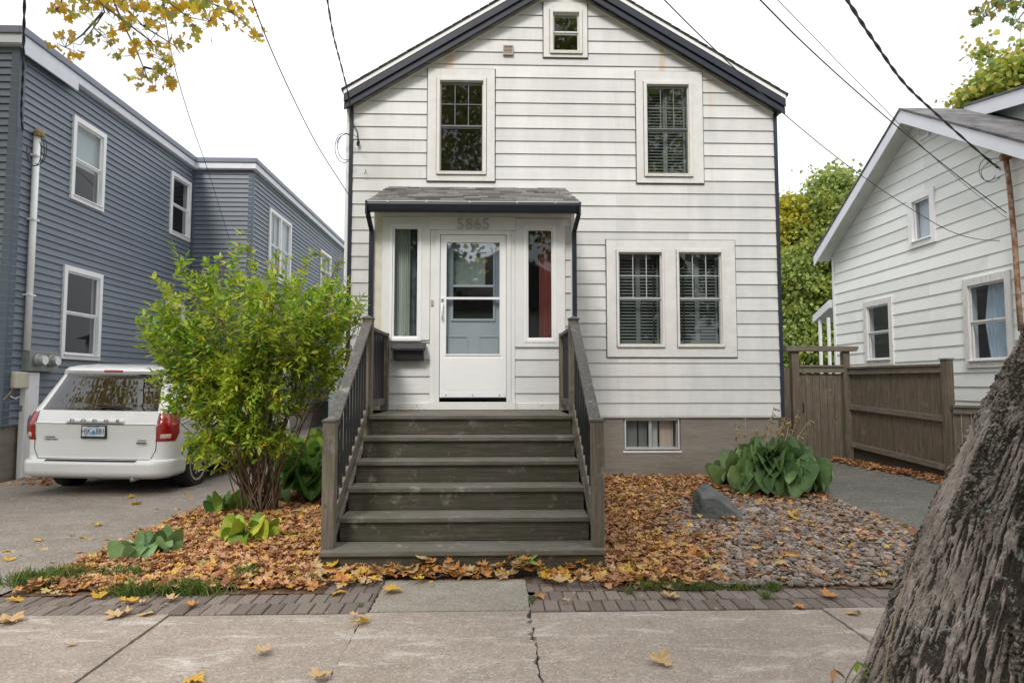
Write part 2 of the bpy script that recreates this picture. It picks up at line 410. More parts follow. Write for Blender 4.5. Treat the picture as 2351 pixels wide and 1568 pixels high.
# ------------------------------------------------------------------ walls and windows
def siding(mb, M, expo, z0, z1, xl, xr, ops, lip=.014, breaks=()):
    k = 0
    while z0 + k * expo < z1 - 1e-4:
        zb = z0 + k * expo; zt = min(zb + expo, z1); k += 1
        cuts = sorted({zb, zt} | {z for o in ops for z in (o[2], o[3]) if zb < z < zt} | {z for z in breaks if zb < z < zt})
        for a, b in zip(cuts[:-1], cuts[1:]):
            zm = (a + b) / 2
            iv = [(xl(a), xr(a), xl(b), xr(b))]
            for o in ops:
                if o[2] <= zm <= o[3]:
                    nv = []
                    for (p, q, r, s) in iv:
                        if min(q, s) <= o[0] or max(p, r) >= o[1]: nv.append((p, q, r, s)); continue
                        if p < o[0]: nv.append((p, o[0], min(r, o[0]), o[0]))
                        if q > o[1]: nv.append((o[1], q, o[1], max(s, o[1])))
                    iv = nv
            oa, ob = lip * (1 - (a - zb) / expo), lip * (1 - (b - zb) / expo)
            for (p, q, r, s) in iv:
                if q - p < 1e-3 and s - r < 1e-3: continue
                mb.add([M(p, a, oa), M(q, a, oa), M(max(s, r), b, ob), M(r, b, ob)], [(0, 1, 2, 3)])
                if a == zb: mb.add([M(p, a, 0), M(q, a, 0), M(q, a, oa), M(p, a, oa)], [(0, 1, 2, 3)])

def frame(mb, M, o, i, o0, o1):
    """a rectangular ring: outer (s0,s1,z0,z1), inner likewise"""
    mb.mbox(M, o[0], i[0], o[2], o[3], o0, o1); mb.mbox(M, i[1], o[1], o[2], o[3], o0, o1)
    mb.mbox(M, i[0], i[1], i[3], o[3], o0, o1); mb.mbox(M, i[0], i[1], o[2], i[2], o0, o1)

def inset(r, a, b=None):
    b = a if b is None else b
    return (r[0] + a, r[1] - a, r[2] + b, r[3] - b)

def sash_pair(M, win, ins, zmid, paint, glass, muntin=(0, 0), sash_w=.028, depth=0.0, low_screen=None):
    a = (ins[0], ins[1], zmid, ins[3]); b = (ins[0], ins[1], ins[2], zmid)
    for nm, r, d in (('upper', a, .0), ('lower', b, -.018)):
        mb = MB(); i = inset(r, sash_w)
        frame(mb, M, r, i, depth + d - .025, depth + d)
        if nm == 'upper' and muntin[0]:
            for k in range(1, muntin[0]):
                s = i[0] + (i[1] - i[0]) * k / muntin[0]; mb.mbox(M, s - .006, s + .006, i[2], i[3], depth + d - .02, depth + d - .008)
            for k in range(1, muntin[1]):
                z = i[2] + (i[3] - i[2]) * k / muntin[1]; mb.mbox(M, i[0], i[1], z - .006, z + .006, depth + d - .0195, depth + d - .0085)
        mb.build('sash', paint, win, .003)
        p = MB(); p.add([M(i[0], i[2], depth + d - .0215), M(i[1], i[2], depth + d - .0215), M(i[1], i[3], depth + d - .0215), M(i[0], i[3], depth + d - .0215)], [(0, 1, 2, 3)])
        p.build('pane', glass, win)

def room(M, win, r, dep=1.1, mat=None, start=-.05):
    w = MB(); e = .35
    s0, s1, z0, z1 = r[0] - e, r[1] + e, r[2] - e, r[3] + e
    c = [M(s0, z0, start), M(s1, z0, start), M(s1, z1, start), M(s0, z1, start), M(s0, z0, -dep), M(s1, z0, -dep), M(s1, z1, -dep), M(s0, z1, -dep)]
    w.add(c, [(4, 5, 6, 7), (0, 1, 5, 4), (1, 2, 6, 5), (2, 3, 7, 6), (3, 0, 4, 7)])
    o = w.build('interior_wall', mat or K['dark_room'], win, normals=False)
    jm = MB(); j = inset(r, -.001)
    for q in ((r[0] - .012, r[0], r[2] - .012, r[3] + .012), (r[1], r[1] + .012, r[2] - .012, r[3] + .012)):
        jm.mbox(M, q[0], q[1], q[2], q[3], start - .06, -.002)
    jm.mbox(M, r[0], r[1], r[3], r[3] + .012, start - .06, -.002); jm.mbox(M, r[0], r[1], r[2] - .012, r[2], start - .06, -.002)
    jm.build('jamb', K['old_paint'], win)
    return o

def shutters(M, win, r, mid, d=-.14, sp=.047, half=True):
    mb = MB(); st = .032
    for (a, b) in ((r[0], mid), (mid, r[1])):
        mb.mbox(M, a + .001, a + st, r[2], r[3], d - .02, d + .01); mb.mbox(M, b - st, b - .001, r[2], r[3], d - .02, d + .01)
        mb.mbox(M, a + st, b - st, r[2], r[2] + .05, d - .02, d + .01); mb.mbox(M, a + st, b - st, r[3] - .05, r[3], d - .02, d + .01)
        z = r[2] + .07
        while z < r[3] - .06:
            h, o = .013, .017
            mb.hexa([M(a + st, z - h, d + o), M(b - st, z - h, d + o), M(b - st, z - h + .005, d + o), M(a + st, z - h + .005, d + o),
                     M(a + st, z + h, d - o), M(b - st, z + h, d - o), M(b - st, z + h + .005, d - o), M(a + st, z + h + .005, d - o)])
            z += sp
    mb.build('shutter', K['shutter'], win)

def window(name, M, parent, outer, inner, zmid, casing, paint, glass, muntin=(0, 0), proud=.035, blinds=None, step=True, label=None, dark_gap=True, inner2=None, zmid2=None):
    cs = MB()
    if inner2 is None:
        frame(cs, M, outer, inner, -.03, proud)
    else:
        ms = (inner[1], inner2[0])
        big = (inner[0], inner2[1], inner[2], inner[3])
        frame(cs, M, outer, big, -.03, proud); cs.mbox(M, ms[0], ms[1], inner[2], inner[3], -.03, proud)
    if dark_gap: pass
    win = cs.build(name, casing, parent, .004)
    if label: win['label'] = label
    for inn, zm in ((inner, zmid),) + (((inner2, zmid2 or zmid),) if inner2 else ()):
        if step:                                  # stepped inner moulding, proud of the sash
            m2 = MB(); o2 = inset(inn, -.045) if inner2 is None else inset(inn, -.03)
            frame(m2, M, o2, inset(inn, .0), proud, proud + .024)
            m2.build('moulding', casing, win, .003)
            m3 = MB(); frame(m3, M, inset(o2, -.007), inset(o2, -.0008), proud - .002, proud + .0012); m3.build('painted_shade_line', K['shade_line'], win)  # thin dark ring paints the shade of the moulding step
            m3 = MB(); frame(m3, M, inset(inn, .0008), inset(inn, .012), .0, .016); m3.build('stop_bead', K['cream_edge'], win)
        sash_pair(M, win, inn, zm, paint, glass, muntin, .022 if step else .03, .012)
        s = MB(); s.mbox(M, inn[0] - .03, inn[1] + .03, inn[2] - .022, inn[2] - .001, 0.0, proud + .026); s.build('sill', K['cream_edge'] if step else casing, win, .003)
        room(M, win, inn)
        if blinds: blinds(M, win, inn)
    return win

# ================================================================== MAIN HOUSE
def MF(s, z, o): return (s, FX0 - o, z)             # front facade map
xL, xR = P(809, 420, FX0).x, P(1781, 500, FX0).x
house = thing('detached_house', 'white clapboard house with navy trimmed gable and enclosed porch numbered 5865', 'house', ((xL + xR) / 2, FX0, .1))
RY = FX0 - .17                                       # front plane of the rake boards
aL, aT, aR = P(789, 207, RY), P(1294.5, -83, RY), P(1804, 219, RY)
sL = (aT.z - aL.z) / (aT.x - aL.x); sR = (aT.z - aR.z) / (aR.x - aT.x)
def roofz(x): return aL.z + (x - aL.x) * sL if x < aT.x else aR.z + (aR.x - x) * sR
def wl(z):
    zz = z + .22
    return max(xL, aL.x + (zz - aL.z) / sL)
def wr(z):
    zz = z + .22
    return min(xR, aR.x - (zz - aR.z) / sR)
oA, iA = rect(982, 160.8, 1136, 417.3, FX0), rect(1010, 189, 1109.6, 396, FX0)
oB, iB = rect(1460, 167, 1612.5, 422, FX0), rect(1484, 198, 1580.5, 401, FX0)
oC, iC = rect(1247.5, 9, 1348, 134.5, FX0), rect(1269, 33, 1329, 120, FX0)
oD = rect(1392.5, 553, 1688, 820, FX0)
iD1, iD2 = rect(1419.5, 581, 1519, 793, FX0), rect(1557.5, 581, 1655.5, 793, FX0)
opsF = [oA, oB, oC, oD]
sm = MB()
ztop = aT.z - .25
siding(sm, MF, EXPO, zS0, ztop, wl, wr, opsF, .014, (roofz(xL) - .22, roofz(xR) - .22))
wall = sm.build('wall', K['white_siding'], house)
HB = 18.0
for X, s in ((xL, -1), (xR, 1)):
    sw = MB(); zt = roofz(X) - .1
    siding(sw, lambda a, z, o: (X + s * o, a, z), EXPO, zS0, zt, lambda z: FX0, lambda z: HB, [], .014)
    sw.build('side_wall', K['side_siding'], house)
bk = MB(); bk.prism([(xL, zS0), (xR, zS0), (xR, roofz(xR) - .15), (aT.x, aT.z - .2), (xL, roofz(xL) - .15)], HB - .02, HB); bk.build('rear_wall', K['side_siding'], house)
K['sash_white0'] = simple('aged_aluminium', (.40, .41, .43), (.33, .34, .36), 6, .45, .03)
# foundation with a real basement window opening
fz0 = -.4
bo = rect(1432, 958.5, 1564, 1035, FX0)
fx0, fx1 = xL + .03, xR - .03
fm = MB(); FY = FX0 + .02
fm.box(fx0, bo[0], FY, FY + .25, fz0, zS0); fm.box(bo[1], fx1, FY, FY + .25, fz0, zS0)
fm.box(bo[0], bo[1], FY, FY + .25, fz0, bo[2])
fm.box(bo[0], bo[1], FY, FY + .25, bo[3], zS0)
fm.box(fx0, fx0 + .25, FY + .25, HB, fz0, zS0); fm.box(fx1 - .25, fx1, FY + .25, HB, fz0, zS0)
fm.build('foundation', K['foundation'], house)
def MFb(s, z, o): return (s, FY - o, z)
bw = MB(); bi = inset(bo, .035)
frame(bw, MFb, bo, bi, -.09, -.03)
frame(bw, MFb, bi, inset(bi, .018), -.08, -.045)
cx_ = bo[0] + (bo[1] - bo[0]) * .48
bw.mbox(MFb, cx_ - .022, cx_ + .022, bi[2], bi[3], -.078, -.04)
bwo = bw.build('basement_window', K['sash_white0'], house, .003)
gp = MB(); gp.add([MFb(bi[0], bi[2], -.065), MFb(bi[1], bi[2], -.065), MFb(bi[1], bi[3], -.065), MFb(bi[0], bi[3], -.065)], [(0, 1, 2, 3)]); gp.build('pane', K['glass'], bwo)
bs = MB(); bs.mbox(MFb, bo[0] - .01, bo[1] + .01, bo[2] - .03, bo[2] - .001, -.09, .012); bs.build('sill', K['old_paint'], bwo, .003)
for a, b, mt in ((bi[0], bi[0] + .19, 'grey_curtain'), (bi[0] + .215, bi[0] + .335, 'grey_curtain'), (cx_ + .03, cx_ + .125, 'pale_curtain'), (cx_ + .155, bi[1] - .045, 'peach_curtain')):
    if mt not in K: K[mt] = simple(mt, {'grey_curtain': (.22, .215, .21), 'pale_curtain': (.62, .6, .56), 'peach_curtain': (.66, .52, .44)}[mt], None, 4, .9, .05, stretch=(8, 1, .4))
    c = MB(); c.mbox(MFb, a, b, bi[2] + .01, bi[3] - .01, -.13, -.12); c.build('curtain', K[mt], bwo)
room(MFb, bwo, bi, .9, None, -.16)
# roof
rf = MB()
Y0, Y1 = RY - .02, HB + .2
for (pa, pb) in (((aL.x - .03, roofz(aL.x - .03)), (aT.x, aT.z)), ((aT.x, aT.z), (aR.x + .03, roofz(aR.x + .03)))):
    rf.prism([(pa[0], pa[1] + .002), (pb[0], pb[1] + .002), (pb[0], pb[1] + .018), (pa[0], pa[1] + .018)], Y0, Y1)
rfo = rf.build('roof', K['roof'], house)
edge = MB()                                          # little irregular shingle butts along the rake
for (pa, pb) in (((aL.x - .03, 0), (aT.x, 0)), ((aT.x, 0), (aR.x + .03, 0))):
    x = pa[0]; 
    while x < pb[0]:
        w = .13; x2 = min(x + w, pb[0]); t = .0188 + random.random() * .006
        edge.prism([(x, roofz(x) + .0185), (x2, roofz(x2) + .0185), (x2, roofz(x2) + t + (.008 if x2 <= aT.x else .012)), (x, roofz(x) + t + (.012 if x2 <= aT.x else .004))], Y0 - .012, Y0 + .3)
        x = x2 + .004
edge.build('shingle_edge', K['roof'], rfo)
def rake(off0, off1, ya, yb, x0=None, x1=None):
    b = MB(); x0 = aL.x if x0 is None else x0; x1 = aR.x if x1 is None else x1
    b.prism([(x0, roofz(x0) + off0), (aT.x, aT.z + off0), (aT.x, aT.z + off1), (x0, roofz(x0) + off1)], ya, yb)
    b.prism([(aT.x, aT.z + off0), (x1, roofz(x1) + off0), (x1, roofz(x1) + off1), (aT.x, aT.z + off1)], ya, yb)
    return b
rake(.0, -.062, RY - .008, RY + .03).build('drip_edge', K['vinyl_white'], house)
rake(-.064, -.175, RY, RY + .025).build('bargeboard', K['navy'], house, .003)
rake(-.177, -.275, RY + .028, RY + .06).build('bargeboard', K['navy'], house, .003)
rake(-.19, -.21, RY + .06, FX0 + .02).build('soffit', K['navy'], house)
rake(-.278, -.296, FX0 - .03, FX0 - .002, xL, xR).build('frieze_board', K['cream_edge'], house)
# eave returns and side gutters
for X, s in ((aL.x, -1), (aR.x, 1)):
    e = MB(); z = roofz(X)
    e.box(min(X, X - s * .07), max(X, X - s * .07), RY + .035, HB, z - .16, z - .03)
    e.build('gutter', K['navy'], house, .006)
    xx = xL if s < 0 else xR
    e = MB(); e.box(min(xx, X), max(xx, X), FX0 - .1, HB, z - .20, z - .165); e.build('soffit', K['navy'], house)
cbn = MB(); cbn.box(xL - .052, xL + .004, FX0 - .024, FX0 + .06, zS0 - .01, roofz(xL) - .25); cbn.build('corner_board', K['navy'], house, .004)
cbn = MB(); cbn.box(xR - .004, xR + .05, FX0 - .024, FX0 + .06, zS0 - .01, roofz(xR) - .25); cbn.build('corner_board', K['navy'], house, .004)
dp = MB(); dp.box(xL - .105, xL - .056, FX0 + .0, FX0 + .07, .3, roofz(xL) - .2); dp.build('downpipe', K['vinyl_white'], house, .006)
bt = MB(); bt.box(xL, xR, FX0 - .008, FX0 + .015, zS0 - .02, zS0 - .001); bt.build('starter_strip', K['old_paint'], house)
# windows
def upper_blind_none(M, win, r): 
    c = MB(); c.mbox(M, r[0], r[1], r[2] + .28, r[3] - .02, -.30, -.29); c.build('curtain', K['dark_room'], win)
def sh(M, win, r): shutters(M, win, inset(r, .01), (r[0] + r[1]) / 2 - .0 * (r[1] - r[0]))
K['sash_grey'] = simple('sash_grey', (.20, .20, .215), (.16, .16, .17), 6, .4, .03)
K['sash_white'] = simple('sash_white', (.50, .50, .51), (.44, .44, .45), 6, .4, .03)
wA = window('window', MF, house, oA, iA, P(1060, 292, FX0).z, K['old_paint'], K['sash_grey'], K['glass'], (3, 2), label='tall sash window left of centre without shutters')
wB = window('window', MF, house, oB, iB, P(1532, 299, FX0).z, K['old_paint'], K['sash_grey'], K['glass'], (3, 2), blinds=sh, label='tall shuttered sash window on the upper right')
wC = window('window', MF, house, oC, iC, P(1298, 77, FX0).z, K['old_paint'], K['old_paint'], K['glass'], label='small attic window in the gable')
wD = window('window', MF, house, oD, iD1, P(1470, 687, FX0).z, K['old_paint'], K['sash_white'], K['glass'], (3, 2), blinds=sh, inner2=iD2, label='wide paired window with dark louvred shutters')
gap = MB()                                           # dark caulk lines where siding meets the casings
for o in opsF:
    frame(gap, MF, inset(o, -.012), inset(o, -.0005), -.005, .0165)
gap.build('caulk_line', K['dark_room'], house)
# small details: gable vent, pipe hook, clips
v0 = rect(1155, 107, 1178.5, 129, FX0)
vm = MB(); frame(vm, MF, v0, inset(v0, .018), .0, .04)
for k in range(5):
    z = v0[2] + .022 + k * (v0[3] - v0[2] - .04) / 5; vm.mbox(MF, v0[0] + .018, v0[1] - .018, z, z + .012, .01, .035)
K['vent'] = simple('vent_plastic', (.42, .36, .32), (.36, .31, .28), 9, .6, .1)
vm.build('wall_vent', K['vent'], house)
hk = MB(); a = P(840, 392, FX0 - .03); hk.tube([a, a + Vector((0, -.03, 0)), a + Vector((.01, -.04, -.04)), a + Vector((-.02, -.03, -.06))], .006); hk.build('hook', K['black_metal'], house)
# ---------------- enclosed porch
PY = 7.9
def MP(s, z, o): return (s, PY - o, z)
DECK = P(1100, 941.5, PY).z
pX0, pX1 = P(861, 700, PY).x, P(1316, 700, PY).x
pTop = P(1100, 484, PY).z
r1 = rect(876, 500, 987.5, 781, PY); rd = rect(987.8, 500, 1182.2, 941.3, PY); r2 = rect(1182.5, 504, 1297, 797, PY)
pm = MB()
siding(pm, MP, .206, DECK, pTop, lambda z: pX0, lambda z: pX1, [r1, rd, r2], .014)
pm.build('porch_wall', K['porch_siding'], house)
for X, s in ((pX0, -1), (pX1, 1)):
    pw = MB(); siding(pw, lambda a, z, o: (X + s * o, a, z), .206, DECK - .9, pTop + .5, lambda z: PY if z < pTop else PY + (z - pTop) * 2.6, lambda z: FX0, [], .014)
    pw.build('porch_side_wall', K['side_siding'], house)
pc = MB(); pc.box(pX0 - .02, pX0 + .085, PY - .03, PY + .02, DECK + .02, pTop); pc.build('corner_board', K['cream_edge'], house, .004)
pc = MB(); pc.box(pX1 - .03, pX1 + .02, PY - .024, PY + .02, DECK + .02, pTop); pc.build('corner_board', K['old_paint'], house, .004)
tb = MB()                                            # frieze under the eave
tb.box(pX0 + .08, pX1 - .035, PY - .028, PY + .01, r1[3] + .004, pTop + .1); tb.build('frieze_board', K['old_paint'], house, .003)
for a_, b_ in ((pX0 + .09, rd[0] - .004), (rd[1] + .004, pX1 - .1)):
    bs = MB(); bs.box(a_, b_, PY - .03, PY + .0, DECK + .005, DECK + .085); bs.build('base_board', K['peel'], house, .003)
# sidelights
gl1 = rect(905.5, 526, 958, 772, PY); gl2 = rect(1213, 530, 1266, 775.5, PY)
K['curtain_pale'] = simple('curtain_pale', (.62, .66, .60), (.48, .53, .50), 3, .9, .05, stretch=(16, 1, .3))
K['curtain_dark'] = simple('curtain_patterned', (.10, .12, .15), (.30, .33, .36), 9, .9, .05, stretch=(4, 1, 1.5))
K['curtain_red'] = simple('curtain_red', (.34, .085, .06), (.20, .05, .04), 3, .9, .05, stretch=(14, 1, .3))
for rr, gg, cur, lb in ((r1, gl1, ((0, .62, 'curtain_pale'), (.5, 1.0, 'curtain_dark')), 'narrow sidelight with pale curtain'), (r2, gl2, ((.5, 1.0, 'curtain_red'),), 'narrow sidelight with red curtain')):
    c = MB(); frame(c, MP, rr, inset(gg, -.055, -.06), -.03, .028); w = c.build('sidelight', K['white_paint'], house, .003); w['label'] = lb
    c = MB(); frame(c, MP, inset(gg, -.055, -.06), inset(gg, -.022), -.03, .034); c.build('moulding', K['vinyl_white'], w, .004)
    c = MB(); frame(c, MP, inset(gg, -.022), gg, -.03, .018); c.build('sash', K['vinyl_white'], w, .004)
    c = MB(); c.add([MP(gg[0], gg[2], -.012), MP(gg[1], gg[2], -.012), MP(gg[1], gg[3], -.012), MP(gg[0], gg[3], -.012)], [(0, 1, 2, 3)]); c.build('pane', K['glass'], w)
    W = gg[1] - gg[0]
    for k, (a, b, mt) in enumerate(cur):             # pleated curtain
        n = 60; vs = []
        for i in range(n + 1):
            s = gg[0] - .03 + (W + .06) * (a + (b - a) * i / n); y = -.10 - k * .04 + .018 * math.sin(i * .9) + .008 * math.sin(i * 2.3)
            vs += [MP(s, gg[2] - .02, y), MP(s, gg[3] + .02, y)]
        c = MB(); c.add(vs, [(2 * i, 2 * i + 2, 2 * i + 3, 2 * i + 1) for i in range(n)]); c.build('curtain', K[mt], w, smooth=True, normals=False)
# door
dr = rect(1010.5, 541, 1162, 915, PY)
c = MB()
hd = rect(987, 500.5, 1183, 530.5, PY)
inn = (dr[0] - .004, dr[1] + .004, dr[2] - .002, dr[3] + .004)
c.mbox(MP, rd[0], inn[0] - .055, rd[2] + .1, hd[2] - .002, -.03, .024); c.mbox(MP, inn[1] + .055, rd[1], rd[2] + .1, hd[2] - .002, -.03, .024)
c.mbox(MP, inn[0] - .055, inn[0], rd[2] + .1, hd[2] - .002, -.03, .038); c.mbox(MP, inn[1], inn[1] + .055, rd[2] + .1, hd[2] - .002, -.03, .038)
c.mbox(MP, inn[0], inn[1], inn[3], hd[2] - .002, -.03, .038)
dfo = c.build('door_frame', K['white_paint'], house, .004)
c = MB(); c.mbox(MP, hd[0], hd[1], hd[2], hd[3], -.03, .05); c.build('number_board', K['white_paint'], house, .003)
c = MB(); c.mbox(MP, rd[0] - .005, rd[1] + .005, rd[2] + .004, rd[2] + .098, -.03, .045); c.build('threshold', K['white_paint'], house, .004)
c = MB(); c.mbox(MP, dr[0], dr[1], inn[2] - .0, inn[2] + .006, -.02, .030); c.build('door_sweep', K['black_metal'], house)
gd = rect(1025, 557.5, 1147, 813, PY)
c = MB()
dz = dr[2] + .012
frame(c, MP, (dr[0], dr[1], dz, dr[3]), (gd[0], gd[1], gd[2], gd[3]), -.012, .018)
frame(c, MP, inset(gd, -.018), inset(gd, .0), .018, .026)
zb_ = P(1086, 685.5, PY).z
c.mbox(MP, gd[0], gd[1], zb_ - .014, zb_ + .014, -.012, .024)
c.mbox(MP, dr[0] + .02, dr[1] - .02, dz + .004, dz + .075, .018, .028)
c.mbox(MP, dr[0] + .045, dr[1] - .045, dz + .085, gd[2] - .045, .018, .0225)
door = c.build('storm_door', K['vinyl_white'], house, .0035); door['label'] = 'white aluminium storm door with glass upper half'
for z0_, z1_, mt in ((zb_, gd[3], 'storm_glass'), (gd[2], zb_, 'glass')):
    c = MB(); c.add([MP(gd[0], z0_, .002), MP(gd[1], z0_, .002), MP(gd[1], z1_, .002), MP(gd[0], z1_, .002)], [(0, 1, 2, 3)]); c.build('pane', K[mt], door)
c = MB(); hx = dr[0] + .028; hz = P(1014, 715, PY).z
c.mbox(MP, hx - .014, hx + .014, hz + .125, hz + .165, .018, .035)
c.tube([MP(hx, hz + .10, .018), MP(hx, hz + .09, .055), MP(hx, hz, .06), MP(hx, hz - .09, .055), MP(hx, hz - .10, .018)], .009, 8); c.build('door_handle', K['vinyl_white'], door, smooth=True)
c = MB(); c.mbox(MP, hx - .007, hx + .007, hz + .137, hz + .153, .036, .042)
for q in (.1, .5, .9):
    x_ = dr[0] + (dr[1] - dr[0]) * q; c.lathe([(.007, 0), (.007, -.006)], MP(x_, dz + .03, .0285), 8, 'y')
c.build('lock', K['black_metal'], door)
K['prime_door'] = simple('inner_door_paint', (.42, .46, .50), (.38, .42, .46), 3, .5, .02)
pd = MB(); pr = (dr[0] + .01, dr[1] - .01, dr[2] + .02, dr[3] - .02)
wn_ = rect(1040, 575, 1132, 731, PY)
frame(pd, MP, pr, wn_, -.10, -.055)
frame(pd, MP, inset(wn_, -.03), wn_, -.055, -.04)
for q0, q1 in ((.10, .42), (.58, .90)):
    a = pr[0] + (pr[1] - pr[0]) * q0; b = pr[0] + (pr[1] - pr[0]) * q1; zt = P(1086, 770, PY).z
    frame(pd, MP, (a, b, pr[2] + .15, zt), (a + .02, b - .02, pr[2] + .17, zt - .02), -.055, -.046)
pd.build('inner_door', K['prime_door'], house, .003)
c = MB(); zm_ = P(1086, 655, PY).z; c.mbox(MP, wn_[0], wn_[1], zm_ - .012, zm_ + .012, -.09, -.05); c.build('rail', K['vinyl_white'], house)
c = MB(); c.add([MP(wn_[0], wn_[2], -.08), MP(wn_[1], wn_[2], -.08), MP(wn_[1], wn_[3], -.08), MP(wn_[0], wn_[3], -.08)], [(0, 1, 2, 3)]); c.build('inner_door_pane', K['glass'], house)
c = MB(); c.mbox(MP, wn_[0] - .02, wn_[1] - .1, zm_, wn_[3] + .02, -.14, -.13); c.build('curtain', K['curtain_pale'], house)  # pale sheet added to whiten the upper door glass like a bright reflection
room(MP, house, (pX0 + .4, pX1 - .4, DECK + .3, pTop - .4), 1.45)
# remove jambs created for the porch room
for o in [o for o in bpy.data.objects if o.name.startswith('jamb') and o.parent == house]: bpy.data.objects.remove(o)
c = MB(); bx_ = P(992.5, 696, PY).x; bz_ = P(992.5, 696, PY).z; c.mbox(MP, bx_ - .014, bx_ + .014, bz_ - .035, bz_ + .035, .024, .04); c.build('doorbell', K['vent'], house, .003)
# house number 5865
nc = P(1086, 516, PY - .05)
K['number'] = simple('number_paint', (.52, .47, .43), (.42, .38, .35), 30, .5, .1)
K['number_shadow'] = simple('number_edge', (.55, .53, .50), (.4, .38, .36), 9, .5, .1)
dx_ = 0
for i, ch in enumerate('5865'):
    text_mesh('house_number', ch, .20, K['number'], house, Matrix.Translation((nc.x - .155 + i * .1055, PY - .06, nc.z)) @ Matrix.Rotation(R(90), 4, 'X'), .008, bold=-.0005)
# porch roof
EY = PY - .27
e0, e1 = P(842, 480, EY).x, P(1331, 480, EY).x
ez = P(1086, 467, EY).z; tz = P(1096, 430, FX0 - .02).z
rm = MB(); nrow = 13
for k in range(nrow):
    y0 = EY + (FX0 - EY) * k / nrow; y1 = EY + (FX0 - EY) * (k + 1) / nrow
    z0 = ez + (tz - ez) * k / nrow; z1 = ez + (tz - ez) * (k + 1) / nrow
    x = e0 - .02 + (k % 2) * -.1
    x = e0 - .02; first = True
    while x < e1 + .02 - .01:
        w = random.choice((.16, .2, .26, .3)); x2 = min(x + w, e1 + .02)
        t = .010 + random.choice((0, 0, .006, .011)) 
        rm.hexa([(x, y0 - .012, z0), (x2, y0 - .012, z0), (x2, y1 + .02, z1 + .003), (x, y1 + .02, z1 + .003), (x, y0 - .012, z0 + t), (x2, y0 - .012, z0 + t), (x2, y1 + .02, z1 + .008), (x, y1 + .02, z1 + .008)])
        x = x2 + .003
pro = rm.build('porch_roof', None or K['porch_roof'], house)
M = Mat('porch_tab'); rn = M.n('NewGeometry').outputs['Random Per Island']
a_ = M.ramp(rn, [(0., (.11, .10, .10)), (.3, (.20, .19, .19)), (.6, (.30, .285, .285)), (1., (.40, .385, .385))])
a_ = M.mix(M.ramp(M.noise(90, 4, .7), [(.4, .6), (.6, 0.)]), a_, (.05, .05, .05))
pro.data.materials[0] = M.fin(a_, .9, M.bump(M.noise(90, 4, .7), .6, .004))
c = MB(); c.prism([(EY + .02, ez - .03), (FX0, tz - .03), (FX0, tz - .12), (PY - .02, pTop), (EY + .02, pTop)], e0 + .03, e1 - .03, 'x'); c.build('roof_deck', K['old_paint'], house)
c = MB(); gz0, gz1 = P(1086, 489.5, EY).z, P(1086, 469, EY).z
c.prism([(EY - .085, gz1), (EY - .09, gz1 - .03), (EY - .06, gz0 + .02), (EY - .045, gz0), (EY + .01, gz0), (EY + .01, gz1)], e0 + .02, e1 - .02, 'x')
c.build('gutter', K['navy'], house, .004)
c = MB(); c.prism([(EY - .092, gz1 + .002), (EY - .092, gz1 + .010), (EY + .01, gz1 + .010), (EY + .01, gz1 + .002)], e0 + .02, e1 - .02, 'x')
for q in (.1, .28, .48, .7, .88): 
    x_ = e0 + (e1 - e0) * q; c.box(x_, x_ + .012, EY - .098, EY - .086, gz1 - .012, gz1 + .014)
c.build('drip_edge', K['old_paint'], house)
for xx, s in ((e0 + .02, -1), (e1 - .02, 1)):
    c = MB(); c.box(min(xx, xx + s * .022), max(xx, xx + s * .022), EY - .10, EY + .12, gz0 - .04, gz1 + .012); c.build('gutter_cap', K['navy'], house, .003)
    xd = P(852, 700, PY - .02).x if s < 0 else P(1318.5, 700, PY - .02).x
    c = MB(); c.bar((xx + s * .005, EY - .02, gz0 - .01), (xd, PY - .05, gz0 - .17), .052, .045, (0, 1, 0)); c.box(xd - .028, xd + .028, PY - .075, PY - .035, DECK - .7, gz0 - .16)
    c.build('downpipe', K['navy'], house, .005)
# mailbox (hangs on the wall)
mr = rect(899.5, 788, 979, 829, PY - .05); mw = .14
mbx = thing('mailbox', 'black wall mounted mailbox left of the front door', 'mailbox', ((mr[0] + mr[1]) / 2, PY - .03, mr[2]))
K['mailbox'] = simple('mailbox_plastic', (.022, .023, .027), (.03, .03, .035), 20, .5, .15)
c = MB(); hz_ = mr[3] - .075
c.prism([(PY - .03, mr[2]), (PY - .105, mr[2] + .012), (PY - .135, hz_), (PY - .03, hz_)], mr[0] + .03, mr[1] - .03, 'x'); c.build('box', K['mailbox'], mbx, .006)
c = MB(); c.prism([(PY - .03, hz_ + .002), (PY - .165, hz_ - .02), (PY - .168, hz_ + .012), (PY - .12, mr[3] - .01), (PY - .03, mr[3])], mr[0] + .004, mr[1] - .004, 'x'); c.build('lid', K['mailbox'], mbx, .006)
K['faint'] = simple('faint_letter', (.10, .10, .10), (.12, .12, .12), 5, .5, 0)
text_mesh('lettering', 'MAIL', .035, K['faint'], mbx, Matrix.Translation((mr[0] + .075, PY - .1665, hz_ + .006)) @ Matrix.Rotation(R(86), 4, 'X'), .0015)

